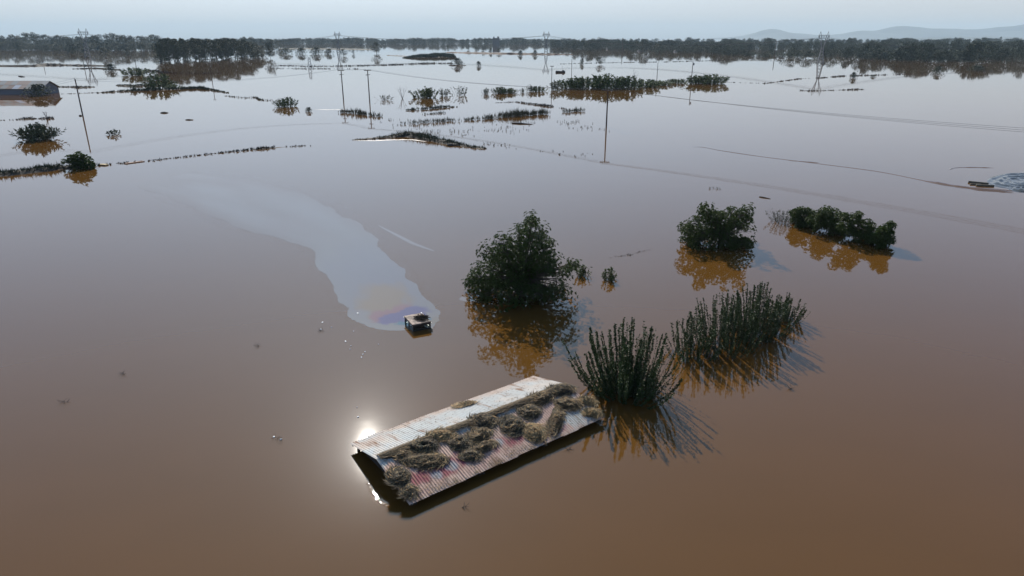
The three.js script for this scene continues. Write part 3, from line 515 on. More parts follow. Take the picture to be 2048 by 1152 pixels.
for (const [lab, x, y, top, w, n, seed] of [['low rounded bush at the left end of the upright thicket, stakes beside it', 1385, 712, 630, 1.35, 60, 51], ['dense dark middle bush of the upright thicket', 1452, 692, 588, 2.0, 120, 52], ['tallest bush of the upright thicket, thin tips rising above the rest', 1512, 668, 566, 1.7, 120, 53], ['right end bush of the upright thicket with narrow tips', 1566, 640, 588, 1.1, 60, 54]]) {
  const z = fwdAt(y); shootBush('thicket_bush', lab, 'bush', x, z, { seed, n, H: heightAt(z, top) * 1.05, spread: w * 0.55, baseR: w * 0.85, rad: 0.009, perM: 80, len: 0.1, wid: 0.03, col: [0.042, 0.066, 0.022], from: 0.02, low: 0.35, bend: 1.1, bare: 0.12, up: 0.7 }, 'bushes of the upright thicket');
}
for (const [a, b, h, lab] of [[[1412, 722], [1436, 690], 1.2, 'leaning grey stake nearest the shed, left of the two by the thicket'], [[1438, 724], [1433, 700], 1.0, 'upright grey stake in front of the dark thicket bush']]) {
  const p = G(...a), q = G(...b).setY(h), s = new Soup(); s.tube([p.clone().setY(-0.4), p.clone().lerp(q, 0.5), q], [0.03, 0.027, 0.02], 6, [0.1, 0.085, 0.07]); solo('wooden_stake', s.geo(), barkMat, lab, 'stake');
}
{ const z = fwdAt(444); shootBush('twig_bush', 'sparse thin leaved bush at the left end of the leafy row', 'bush', 1564, z, { seed: 60, n: 55, H: 1.55, spread: 1.3, baseR: 0.7, rad: 0.012, perM: 22, len: 0.17, wid: 0.022, col: WILLOW, from: 0.1, bend: 0.9, bare: 0.25, up: 0.9 }); }
for (const [lab, x, y, top, w, seed] of [['small green sprig just right of the biggest tree', 1166, 552, 527, 0.55, 71], ['small drooping sprig standing alone right of the biggest tree', 1218, 560, 534, 0.5, 72]]) { const z = fwdAt(y); shootBush('water_sprig', lab, 'sprig', x, z, { seed, n: 22, H: heightAt(z, top), spread: w, baseR: 0.25, rad: 0.012, perM: 55, len: 0.15, wid: 0.035, col: LEAF2, from: 0.1, bend: 0.8, bare: 0.2, up: 0.4 }, 'sprigs right of the biggest tree'); }
// left bank: leafy bush, spiky bush, sprig
{
  const z = fwdAt(336); lobeTree('bank_bush', 'leafy bush on the grassy bank at the left edge', 'bush', 157, { z, h: heightAt(z, 306) }, [[138, 316, 8], [150, 313, 8], [162, 312, 9], [175, 318, 10], [130, 324, 6], [145, 326, 10], [162, 326, 11], [180, 328, 9], [155, 333, 10], [172, 334, 10]], { seed: 80, deep: 1.4, depths: [-0.4, 0.4], gap: 0.8, clumps: 560, len: 0.34, wid: 0.085, trunk: 0.1 });
  const z2 = fwdAt(279), z3 = fwdAt(269); shootBush('spiky_bush', 'spiky bush with long shoots alone in the water at the left edge', 'bush', 76, z2, { seed: 81, n: 90, H: heightAt(z2, 247), spread: 3.4, baseR: 0.9, rad: 0.03, perM: 16, len: 0.55, wid: 0.1, col: WILLOW, from: 0.12, bend: 0.85, bare: 0.1, up: 1.1 }, null, farLeafMat);
  shootBush('spiky_bush', 'little spiky bush right of the leaning left pole', 'bush', 228, z3, { seed: 82, n: 20, H: heightAt(z3, 258), spread: 0.9, baseR: 0.4, rad: 0.03, perM: 12, len: 0.5, wid: 0.09, col: WILLOW, from: 0.1, bend: 0.9, bare: 0.1, up: 1.0 }, null, farLeafMat);
}
// ---------- hedgerow and single plants in the middle distance ----------
const HEDGE = 'bushes of the long hedgerow';
for (const [lab, x, y, top, w] of [['leftmost bush of the thick hedgerow, thin tops', 1146, 177, 153, 50], ['hedgerow bush second from its left end', 1178, 177, 151, 56], ['tallest hedgerow bush, behind the head of the crossarm pole', 1212, 177, 146, 60], ['rounded hedgerow bush left of the bare twigs', 1252, 177, 150, 46], ['lower hedgerow bush right of the bare twigs', 1288, 174, 157, 48], ['low tapering bush at the right end of the hedgerow', 1318, 170, 160, 42]]) plant('hedgerow_bush', lab, 'bush', willow, x, y, top, w, HEDGE, undefined, 'foliage', 1.5);
for (const [lab, x, y, top, w] of [['small round bush right of the hedgerow end', 1352, 166, 157, 32], ['broad bush beside the right hedgerow pole, left half', 1394, 167, 150, 48], ['broad bush right of the right hedgerow pole, taller half', 1422, 167, 147, 50]]) plant('hedgerow_bush', lab, 'bush', willow, x, y, top, w, HEDGE, undefined, 'foliage', 1.5);
const mids = [
  ['pale thin bush around the foot of the hedgerow crossarm pole', 1112, 180, 161, 34, sprig, 0], ['round green bush left of the hedgerow crossarm pole', 1076, 183, 171, 18, willow, 1], ['upright pale green bush next to the round one', 1060, 183, 167, 17, sprig, 1],
  ['tiny tuft left of the upright pale bush', 1045, 185, 175, 9, sprig, 2], ['low dark sprig right of the arching one in the middle row', 1018, 186, 175, 20, willow, 2], ['arching palm like sprig in the middle row', 1001, 187, 172, 20, willow, 0], ['short spiky sprig at the left end of the arching pair', 971, 188, 176, 19, sprig, 0],
  ['grey twiggy bush with thin bare tops', 921, 190, 167, 33, sprig, 3], ['narrow upright bush between two wider ones', 886, 192, 174, 20, sprig, 1], ['green bush with low left skirt in the middle row', 853, 195, 174, 34, willow, 1],
  ['thin leggy bush right of the twin crossarm poles', 770, 200, 187, 28, sprig, 3], ['bushy round shrub alone left of the twin crossarm poles', 573, 213, 193, 26, willow, 0], ['small dark shrub just right of the lone round one', 618, 223, 214, 17, protos.bush, 3],
  ['dark bush at the right end of the left building', 79, 191, 167, 58, protos.bush, 1], ['dark dome shaped bush on the far left bank', 222, 141, 127, 28, protos.bush, 0], ['green bush under a small crossarm pole on the left', 272, 151, 134, 36, willow, 0],
  ['taller bush on the green strip before the poplar grove', 317, 177, 152, 34, willow, 2], ['rounded bush top left of the poplar reflection', 318, 160, 146, 26, willow, 1], ['bush on the green strip below the poplar grove', 347, 178, 168, 22, willow, 0], ['small bush at the left of the green strip', 266, 181, 170, 24, sprig, 0],
  ['single small tree with umbrella crown far beyond the hedgerow', 1200, 129, 113, 20, protos.round, 1], ['tiny bush left of the umbrella crowned tree', 1164, 128, 116, 10, protos.bush, 0], ['left one of two dark shrubs on the red earth bank', 1041, 110, 100, 12, protos.bush, 1], ['right one of two dark shrubs on the red earth bank', 1070, 110, 100, 12, protos.bush, 2],
  ['bushy shrub on a weedy islet below the reed island', 915, 130, 115, 26, protos.bush, 3], ['small green shrub right of the weedy islet', 957, 132, 122, 12, protos.bush, 1], ['round dark tree standing alone left of the far tall tree', 687, 112, 97, 18, protos.round, 2], ['tall dark tree alone in the far water', 753, 107, 85, 24, protos.tall, 0],
  ['leafless looking small far tree right of the round dark tree', 707, 108, 99, 9, protos.tall, 2], ['dark tree standing alone right of the poplar grove', 541, 116, 81, 27, protos.round, 3], ['low bush right of the lone grove tree', 572, 108, 96, 34, protos.bush, 0], ['left twin of two dark far bushes', 603, 108, 95, 24, protos.bush, 1], ['right twin of two dark far bushes', 634, 108, 93, 30, protos.bush, 2], ['low far bush left of the round dark tree', 658, 108, 97, 22, protos.bush, 3],
  ['ragged tree in front of the left treeline', 212, 113, 95, 27, protos.tall, 1], ['narrow tree in front of the left treeline', 256, 112, 96, 19, protos.tall, 3], ['wide low tree top in the left treeline shallows', 118, 103, 84, 34, protos.round, 0], ['second low tree top in the left treeline shallows', 146, 106, 92, 24, protos.bush, 1], ['third low tree top in the left treeline shallows', 172, 107, 95, 24, protos.bush, 3],
  ['dark sprawling bush in open water before the right wood', 1876, 146, 132, 24, protos.bush, 2], ['greenish bush at the edge of the right wood, far right', 1955, 142, 130, 38, protos.bush, 0], ['rounded drift heap with leaves before the right wood', 1706, 156, 144, 16, protos.bush, 3], ['small bush right of the rounded drift heap', 1746, 154, 149, 12, protos.bush, 1],
  ['small tree left of the red earth bank', 896, 103, 91, 9, protos.tall, 1], ['first of the small trees left of the far tower block', 938, 100, 90, 11, protos.round, 0], ['second of the small trees left of the far tower block', 952, 99, 92, 8, protos.round, 1], ['larger small tree before the far tower block', 967, 101, 90, 12, protos.round, 2], ['small tree on the red earth bank below the tower block', 998, 105, 95, 13, protos.round, 3], ['short tree on the left tip of the red earth bank', 982, 105, 96, 11, protos.bush, 2]];
for (const [lab, x, y, top, w, set, v] of mids) {
  const near = set === sprig || set === willow, tree = /tree/.test(lab) && !near;
  plant(tree ? 'lone_tree' : 'lone_bush', lab, tree ? 'tree' : 'bush', set, x, y, top, w, null, v, near ? 'foliage' : 'crown', near ? 1.2 : set === protos.bush ? 1.5 : set === protos.tall ? 0.72 : 0.95);
}
// dead twiggy bushes
function twigs(name, label, px, py, pyTop, spreadPx, seed, n) {
  const p = G(px, py), z = -p.z, h = heightAt(z, pyTop), w = spreadPx * mpp(z) / 2, r = rng(seed), s = new Soup();
  for (let i = 0; i < n; i++) { const a = r() * 6.28, k = r(), e = V(Math.cos(a) * w * k, h * (0.55 + 0.45 * r()), Math.sin(a) * w * k * 0.6), m = e.clone().multiplyScalar(0.5); m.y *= 1.15; s.tube([V(0, -0.2, 0), m, e], [0.05, 0.035, 0.012], 4, [0.05, 0.042, 0.035]); for (let j = 0; j < 4; j++) { const q = m.clone().lerp(e, r()), d = unit(r); d.y = Math.abs(d.y); s.tube([q, q.clone().addScaledVector(d, h * 0.22)], [0.02, 0.008], 3, [0.05, 0.042, 0.035]); } }
  const o = solo(name, s.geo(), barkMat, label, 'dead bush'); o.position.copy(p);
}
twigs('dead_bush', 'bare branching dead bush with thin limbs right of the twin poles', 805, 197, 170, 38, 5, 6);
twigs('dead_bush', 'bare twigs sticking up behind the hedgerow', 1268, 172, 137, 18, 6, 6);
twigs('dead_bush', 'bare twigs rising from drift debris at the left edge', 95, 239, 222, 26, 7, 5);
twigs('dead_bush', 'faint bare twigs left of the dark dome shaped bush', 190, 128, 112, 14, 9, 5);
// poplar grove
{
  const r = rng(900); let k = 0;
  for (let row = 0; row < 3; row++) for (let i = 0; i < 15; i++) {
    const x = lerp(318, 516, i / 14) + (r() - 0.5) * 11 + row * 3, y = lerp(126, 117, i / 14) - row * 3.2 + (r() - 0.5), z = fwdAt(y), edge = Math.min(i, 14 - i), top = 79 + (r() - 0.5) * 9 + (edge < 1 ? 7 : 0) + (i > 11 ? (i - 11) * 3 : 0);
    plant('poplar_tree', 'tall slender dark tree of the dense flooded poplar grove', 'tree', protos.poplar, x, y, top, 20 + r() * 6, 'poplars of the flooded grove', k++ % 4, 'crown', 0.42);
  }
}
// treelines: nearest rows as single trees, the wood behind them as one mass
function treeline(pts, n, tops, wpx, kinds, label, group, seed, name = 'treeline_tree') {
  const r = rng(seed);
  for (let i = 0; i < n; i++) {
    const t = (i + r() * 0.9) / n * (pts.length - 1), k = Math.min(pts.length - 2, Math.floor(t)), x = lerp(pts[k][0], pts[k + 1][0], t - k), y = lerp(pts[k][1], pts[k + 1][1], t - k) + (r() - 0.5) * pts[k][2];
    const hump = fbm(x * 0.018 + seed, 3, 3), top = lerp(tops[1], tops[0], Math.min(1, Math.max(0, (hump - 0.3) * 2 * 0.7 + r() * 0.4))), set = kinds[Math.floor(r() * kinds.length)];
    plant(name, label, 'tree', set, x, y, top, wpx * (0.7 + r() * 0.7), group, undefined, 'crown', set === protos.tall ? 0.7 : set === protos.bush ? 1.4 : 0.95);
  }
}
treeline([[-30, 97, 2], [100, 97.5, 2], [200, 98.5, 2], [325, 99, 2]], 30, [65, 76], 27, [protos.round, protos.tall], 'hazy tall tree of the long treeline at the left horizon', 'left horizon treeline', 31);
treeline([[-20, 100, 1.5], [150, 101, 1.5], [320, 101, 1.5]], 46, [80, 90], 24, [protos.bush, protos.round], 'lower tree at the foot of the left horizon treeline', 'left horizon understorey', 32);
treeline([[485, 96, 1], [560, 95, 1]], 7, [72, 82], 16, [protos.tall, protos.round], 'hazy tree on the horizon just right of the poplar grove', 'trees right of the grove', 33);
treeline([[1120, 99, 4], [1300, 102, 4], [1440, 105, 5]], 44, [79, 96], 17, [protos.round, protos.bush, protos.tall], 'tree of the middle distance wood beyond the hedgerow', 'wood beyond the hedgerow', 34);
treeline([[1310, 107, 1.5], [1400, 107, 1.5]], 7, [82, 94], 16, [protos.tall, protos.round], 'dark tall tree standing in water beyond the hedgerow', 'dark trees beyond the hedgerow', 38);
treeline([[1430, 108, 6], [1560, 112, 7], [1740, 115, 7]], 34, [82, 106], 25, [protos.round, protos.bush], 'dark tree at the flooded edge of the right wood', 'edge of the right wood', 35);
treeline([[1740, 116, 6], [1850, 120, 8], [2075, 122, 8]], 40, [80, 106], 34, [protos.round, protos.bush], 'big dark tree of the right wood near the frame edge', 'near part of the right wood', 36);
{ // far woods as masses
  const wood = (name, label, rows, n, seed) => {
    const r = rng(seed), set = [protos.round[0], protos.tall[1], protos.bush[2], protos.round[3]], lists = set.map(() => []), d = new THREE.Object3D();
    for (let i = 0; i < n; i++) {
      const [x0, y0, x1, y1, dep, h0, h1, wm] = rows[Math.floor(r() * rows.length)], t = r(), x = lerp(x0, x1, t), y = lerp(y0, y1, t), p = G(x, y), f = 1 + r() * dep, h = lerp(h0, h1, r()) * (0.7 + 0.6 * fbm(x * 0.03 + seed, y, 2)), k = Math.floor(r() * 4), w = h * wm * (0.7 + r() * 0.6);
      d.position.set(p.x * f, 0, p.z * f); d.rotation.y = r() * 6.28; d.scale.set(w, h, w); d.updateMatrix(); lists[k].push(d.matrix.clone());
    }
    const o = thing(name, label, 'wood', null, null, 'stuff');
    lists.forEach((l, k) => { const m = new THREE.InstancedMesh(set[k].leaf, farLeafMat, l.length); l.forEach((q, i) => m.setMatrixAt(i, q)); m.name = 'crown_mass'; m.userData.kind = 'stuff'; shade(m); o.add(m); });
  };
  wood('distant_wood', 'thin blue band of woods along the whole far horizon', [[-200, 89, 600, 89.5, 0.5, 11, 17, 1.1], [480, 90, 1150, 90, 0.35, 10, 15, 1.2], [480, 90, 1150, 90, 0.9, 11, 16, 1.2], [1100, 93, 2250, 94, 0.8, 10, 17, 1.2], [1100, 97, 1500, 101, 0.25, 9, 14, 1.1]], 1500, 71);
  wood('distant_wood', 'darker wood filling in behind the right treeline', [[1430, 102, 1750, 105, 0.35, 8, 13, 1.1], [1740, 107, 2200, 112, 0.35, 9, 14, 1.1], [1430, 98, 2200, 100, 0.3, 10, 16, 1.1]], 380, 72);
  wood('distant_wood', 'dense wood behind the left horizon treeline', [[-150, 94, 330, 95, 0.25, 9, 14, 1.0]], 120, 73);
}
// ---------- banks, reeds and drift lines ----------
const GRASS = [0.03, 0.04, 0.015], REED = [0.065, 0.06, 0.028], DEBRIS = [0.035, 0.028, 0.02], EARTH = [0.05, 0.038, 0.027];
function bank(name, label, pts, seed, o = {}) {
  const t = thing(name, label, o.cat ?? 'bank'); part('earth_mound', moundStrip(pts, seed, o.hgt ?? 0.3, o.half ?? 1.2, o.soil ?? EARTH).geo(), soilMat, t);
  part('weeds', weedStrip(pts, seed + 1, o.col ?? GRASS, o).geo(), farLeafMat, t).userData.kind = 'stuff'; return t;
}
function reeds(name, label, pts, seed, col, o) { solo(name, weedStrip(pts, seed, col, o).geo(), farLeafMat, label, 'reeds', null, 'stuff'); }
bank('grassy_bank', 'dark grassy bank running in from the left edge to the leafy bush', [[-20, 352, 1, 1.4, 34], [50, 345, 0.9, 1.4, 34], [85, 340, 1.3, 1.8, 44], [105, 338, 1.2, 1.6, 40], [130, 336, 0.8, 1.2, 30], [192, 331, 0.7, 0.9, 10]], 1, { hgt: 0.5, half: 1.6, splay: 1.8, gap: 0.1 });
reeds('drift_line', 'thin broken line of weeds and drift from the left bush towards the middle', [[192, 331, 0.35, 0.4, 7], [290, 323, 0.35, 0.5, 6], [360, 315, 0.3, 0.4, 5], [440, 306, 0.35, 0.5, 6], [510, 299, 0.5, 0.7, 12], [545, 296, 0.6, 0.7, 12], [572, 294, 0.4, 0.5, 8], [640, 290, 0.25, 0.4, 4]], 4, DEBRIS, { gap: 0.38, splay: 1.8 });
bank('debris_bank', 'low dark drift bank ending the weed line left of the twin poles', [[490, 301, 0.4, 0.6, 8], [520, 298, 0.8, 0.7, 12], [545, 296, 0.8, 0.7, 12], [570, 294, 0.4, 0.5, 8]], 6, { hgt: 0.22, half: 0.7, col: DEBRIS, splay: 1.8 });
bank('weedy_ridge', 'long weedy ridge with a green hump breaking the water in mid picture', [[705, 280, 0.3, 0.5, 8], [750, 277, 0.5, 0.9, 14], [785, 274, 0.8, 1.3, 22], [810, 271, 1.4, 1.8, 34], [838, 274, 1.3, 1.8, 34], [870, 281, 1.0, 1.6, 30], [905, 288, 0.9, 1.4, 28], [935, 293, 0.5, 0.9, 16], [968, 298, 0.5, 0.9, 14]], 8, { hgt: 0.55, half: 1.5, splay: 2.0, gap: 0.12, col: [0.042, 0.05, 0.024] });
reeds('reed_bed', 'brown reed bed running right towards the crossarm pole', [[805, 249, 1.0, 1.6, 4], [860, 245, 1.2, 2.2, 12], [900, 242, 1.1, 1.8, 12], [945, 240, 0.8, 1.2, 10], [985, 237, 1.3, 1.8, 18], [1020, 233, 1.7, 2.8, 34], [1060, 230, 1.8, 2.8, 34], [1095, 228, 1.5, 2.0, 20]], 12, REED, { wid: 0.035, splay: 0.5, gap: 0.22 });
reeds('reed_bed', 'short green reed patch left of the crossarm pole', [[1130, 225, 1.0, 1.4, 14], [1165, 222, 1.0, 1.4, 14]], 14, REED, { wid: 0.035, splay: 0.5, gap: 0.2 });
reeds('reed_bed', 'reed patch around the feet of the twin crossarm poles', [[682, 225, 1.2, 1.6, 12], [715, 227, 1.4, 2.0, 14], [735, 231, 1.2, 1.8, 12], [765, 234, 0.8, 1.4, 4]], 16, REED, { wid: 0.04, splay: 0.5, gap: 0.25 });
reeds('reed_bed', 'dark weed line left of the reed bed, nearer the bushes', [[812, 221, 0.7, 0.8, 10], [860, 218, 0.8, 1.0, 12], [890, 215, 0.9, 1.0, 14], [915, 214, 0.4, 0.5, 8]], 18, [0.05, 0.055, 0.03], { splay: 1.1, gap: 0.2 });
reeds('reed_bed', 'loose row of weed tufts below the dark weed line', [[812, 236, 0.5, 1.0, 2], [850, 229, 0.6, 0.8, 6], [890, 226, 0.6, 0.8, 8], [910, 225, 0.3, 0.6, 3]], 20, [0.05, 0.055, 0.03], { splay: 1.1, gap: 0.42 });
reeds('drift_line', 'dotted drift line crossing below the hedgerow pole reflection', [[990, 206, 0.2, 0.3, 3], [1030, 204, 0.5, 0.6, 6], [1060, 208, 0.6, 0.8, 8], [1090, 212, 0.7, 1.0, 12], [1110, 214, 0.6, 0.9, 9], [1132, 218, 0.4, 0.6, 4]], 22, DEBRIS, { splay: 1.5, gap: 0.3 });
reeds('drift_line', 'faint grass tips scattered across the open water by the reed bed', [[770, 240, 0.4, 6, 3], [850, 265, 0.4, 7, 3], [960, 262, 0.45, 9, 5], [1080, 245, 0.5, 9, 8], [1150, 250, 0.5, 7, 6], [1230, 262, 0.4, 5, 2]], 24, [0.07, 0.065, 0.04], { splay: 0.8, gap: 0.5, wid: 0.04, blades: 3 });
reeds('drift_line', 'faint specks of weed trailing right below the weedy ridge', [[880, 265, 0.3, 3, 2], [960, 285, 0.3, 4, 2.5], [1060, 300, 0.3, 4, 2.5], [1180, 312, 0.25, 3, 1.5]], 26, [0.07, 0.065, 0.04], { splay: 0.9, gap: 0.52, blades: 3 });
reeds('flooded_rows', 'rows of drowned crop dots on the far field right of the poplar grove', [[555, 131, 0.6, 7, 5], [620, 133, 0.6, 8, 6], [700, 132, 0.6, 8, 6], [780, 130, 0.8, 5, 8], [850, 127, 1.0, 4, 10], [905, 127, 0.8, 3, 10]], 28, DEBRIS, { splay: 0.9, gap: 0.42, wid: 0.14, blades: 3 });
reeds('flooded_rows', 'second row of drowned crop dots nearer than the first', [[545, 137, 0.6, 4, 3], [620, 137.5, 0.8, 4, 4], [720, 138, 0.5, 3, 3]], 30, DEBRIS, { splay: 0.9, gap: 0.45, wid: 0.14, blades: 3 });
bank('reed_island', 'long dark green reed island in the far middle water', [[808, 116, 0.6, 2, 6], [830, 115, 2.4, 7, 60], [865, 114, 3.2, 9, 80], [890, 113, 3.4, 9, 80], [905, 115, 1.5, 4, 14]], 32, { hgt: 0.3, half: 3, soil: [0.03, 0.03, 0.02], wid: 0.22, splay: 0.8, gap: 0.05, col: [0.04, 0.055, 0.028], cat: 'island' });
bank('weed_islet', 'small flat islet under the bushy shrub', [[898, 131, 0.5, 1.5, 6], [915, 131, 0.8, 2, 8], [932, 131, 0.5, 1.5, 6]], 34, { hgt: 0.8, half: 1.6, wid: 0.15, cat: 'islet' });
bank('earth_bank', 'straight reddish earth bank in the far water behind the umbrella tree', [[895, 105, 0.6, 2, 0.6], [960, 106.5, 1, 2, 0.6], [1050, 108, 1, 2, 0.6], [1115, 109, 0.9, 2, 0.6], [1146, 109, 0.4, 1, 0.6]], 36, { hgt: 1.6, half: 5, soil: [0.06, 0.032, 0.024], wid: 0.2 });
bank('far_bank', 'thin dark levee left of the far tall tree', [[560, 97.5, 0.6, 2, 1], [650, 98, 1, 2, 1.5], [745, 99, 0.8, 2, 1]], 38, { hgt: 1.3, half: 6, wid: 0.3, soil: [0.05, 0.052, 0.034] });
bank('far_bank', 'thin dark levee right of the far tall tree', [[775, 111, 0.6, 1.5, 0.5], [800, 112, 0.8, 1.5, 0.8], [815, 113, 0.5, 1.5, 0.5]], 40, { hgt: 0.8, half: 3, wid: 0.2 });
bank('dark_bank', 'long dark earth bank across the water at the left edge', [[-20, 132, 0.8, 2, 4], [60, 132, 0.8, 2, 4], [95, 130, 1.2, 2.4, 5], [150, 131, 0.8, 2, 4], [215, 132, 0.6, 1.6, 4]], 42, { hgt: 1.2, half: 3, wid: 0.16, soil: [0.035, 0.03, 0.024], col: [0.036, 0.036, 0.022] });
bank('dark_bank', 'short dark bank leading to the dark dome shaped bush', [[145, 138, 0.5, 1.2, 3], [190, 137, 0.8, 1.6, 5], [240, 140, 0.6, 1.4, 4]], 44, { hgt: 0.8, half: 2, wid: 0.14, soil: [0.035, 0.03, 0.024], col: [0.036, 0.036, 0.022] });
bank('green_strip', 'green weedy strip in front of the poplar grove', [[195, 186, 0.5, 1, 3], [240, 183, 0.8, 1.6, 10], [300, 181, 1.2, 2.2, 18], [345, 179, 1.2, 2.2, 18], [400, 177, 1.1, 1.6, 12], [430, 181, 0.7, 1.2, 8], [455, 186, 0.4, 0.8, 4]], 46, { hgt: 0.4, half: 1.4, wid: 0.1, splay: 1.4, gap: 0.2 });
bank('green_strip', 'upper green strip left of the grove reflection', [[235, 171, 0.8, 1.2, 8], [270, 172, 1.1, 1.8, 12], [330, 171, 1.0, 1.6, 12]], 48, { hgt: 0.4, half: 1.4, wid: 0.1, splay: 1.4, gap: 0.2 });
reeds('grove_scrub', 'low scrub and drift among the poplar reflections', [[280, 140, 0.8, 6, 5], [340, 147, 0.8, 5, 5], [400, 148, 1.0, 4, 6], [440, 146, 0.5, 4, 2]], 50, DEBRIS, { wid: 0.12, splay: 1.2, gap: 0.36, blades: 4 });
bank('debris_bank', 'tangled drift of wood right of the left building', [[90, 174, 0.4, 0.8, 4], [140, 174, 0.6, 1, 6], [165, 175, 1.0, 1.8, 12], [190, 174, 0.5, 1, 5]], 52, { hgt: 0.4, half: 1.2, wid: 0.1, col: DEBRIS, splay: 2.2 });
bank('debris_bank', 'flat drift line below the tangled drift wood', [[122, 188, 0.3, 0.6, 3], [160, 187, 0.4, 0.8, 4], [200, 185, 0.3, 0.6, 3]], 54, { hgt: 0.3, half: 0.9, wid: 0.08, col: DEBRIS, splay: 2.2 });
bank('debris_bank', 'thin drift line with two heaps at the left edge above the spiky bush', [[-15, 241, 0.3, 0.5, 2], [30, 240, 0.3, 0.5, 2], [58, 237, 0.9, 0.8, 10], [75, 238, 0.3, 0.5, 3], [92, 237, 1.0, 0.9, 12], [108, 237, 0.5, 0.6, 8]], 56, { hgt: 0.22, half: 0.7, wid: 0.06, col: DEBRIS, splay: 2.2 });
reeds('drift_line', 'long dotted drift line on the water beyond the hedgerow', [[1120, 128, 0.4, 1.2, 1.5], [1240, 125, 0.6, 1.2, 3], [1330, 124, 0.6, 1.2, 3], [1440, 121, 0.5, 1.2, 1.5], [1590, 122, 0.4, 1.2, 1]], 58, DEBRIS, { wid: 0.2, splay: 1.6, gap: 0.36, blades: 3 });
reeds('drift_line', 'dotted drift line at the right under the pylon', [[1440, 164, 0.3, 0.8, 1], [1530, 167, 0.4, 0.8, 1.5], [1605, 157, 0.5, 1, 4], [1640, 156, 0.6, 1, 5], [1690, 152, 0.7, 1.2, 6], [1730, 151, 0.6, 1, 4], [1800, 149, 0.6, 1, 3], [1830, 148, 0.4, 1, 2]], 60, DEBRIS, { wid: 0.12, splay: 1.8, gap: 0.36, blades: 4 });
reeds('drift_line', 'small flat weed islets at the right below the dotted line', [[1600, 181, 0.5, 0.7, 4], [1622, 182, 0.5, 0.7, 4], [1690, 180, 0.4, 0.6, 3], [1715, 179, 0.7, 0.9, 8], [1728, 179, 0.3, 0.5, 4]], 62, DEBRIS, { wid: 0.1, splay: 1.8, gap: 0.3, blades: 4 });
reeds('drift_line', 'thin grass tips right of the poplar grove reflection', [[450, 192, 0.4, 0.6, 2], [490, 196, 0.5, 0.7, 4], [510, 195, 0.5, 0.7, 4], [525, 201, 0.6, 0.8, 6], [545, 201, 0.4, 0.6, 3]], 64, REED, { wid: 0.05, splay: 1.2, gap: 0.3 });
bank('hedge_bank', 'low dark bank under the hedgerow', [[1128, 179, 0.4, 0.8, 3], [1200, 178, 0.5, 0.9, 4], [1262, 177, 0.5, 0.8, 4], [1330, 170, 0.3, 0.6, 2]], 66, { hgt: 0.35, half: 1.1, wid: 0.1 });
reeds('grass_tuft', 'sparse grass tuft alone above the medium tree', [[1418, 377, 0.35, 0.3, 5], [1441, 378, 0.35, 0.3, 5]], 68, REED, { wid: 0.02, gap: 0.05 });
reeds('drift_twigs', 'thin dark twigs floating between the two leafy trees', [[1215, 515, 0.12, 0.15, 5], [1250, 512, 0.2, 0.25, 8], [1280, 504, 0.16, 0.2, 8], [1300, 500, 0.1, 0.15, 4]], 70, DEBRIS, { wid: 0.012, splay: 3, gap: 0.3 });

{ // pale strips by the weeds: sky shine on the water painted as colour
  const m = new THREE.MeshStandardMaterial({ name: 'pale painted shine', color: lin(0.42, 0.39, 0.36), roughness: 0.7, side: THREE.DoubleSide });
  const line = (label, pts) => { const s = new Soup(), r = rng(pts.length * 31); for (let i = 0; i < pts.length - 1; i++) for (let k = 0; k < 26; k++) { const t = (k + r() * 0.5) / 26, x = lerp(pts[i][0], pts[i + 1][0], t), y = lerp(pts[i][1], pts[i + 1][1], t), w = lerp(pts[i][2], pts[i + 1][2], t) * (0.4 + r() * 0.8), q = G(x, y, 0.008), L = 0.25 + r() * 0.5, oz = (r() - 0.5) * w; s.tri(q.x - L, q.y, q.z + oz, q.x, q.y + 0.01, q.z + oz - w * 0.4, q.x + L, q.y, q.z + oz, [1, 1, 1]); s.tri(q.x - L, q.y, q.z + oz, q.x + L, q.y, q.z + oz, q.x, q.y + 0.004, q.z + oz + w * 0.4, [1, 1, 1]); } solo('painted_shine_line', s.geo(), m, label, 'painted_shine', null, 'stuff'); };
  line('white line of painted water shine along the near side of the weedy ridge', [[712, 281, 0.2], [750, 281.5, 0.6], [790, 279.5, 0.75], [825, 279.5, 0.55], [850, 283, 0.2]]);
  line('white line of painted water shine left of the reeds at the twin poles', [[632, 219, 0.3], [660, 219.5, 0.6], [688, 219, 0.4]]);
}
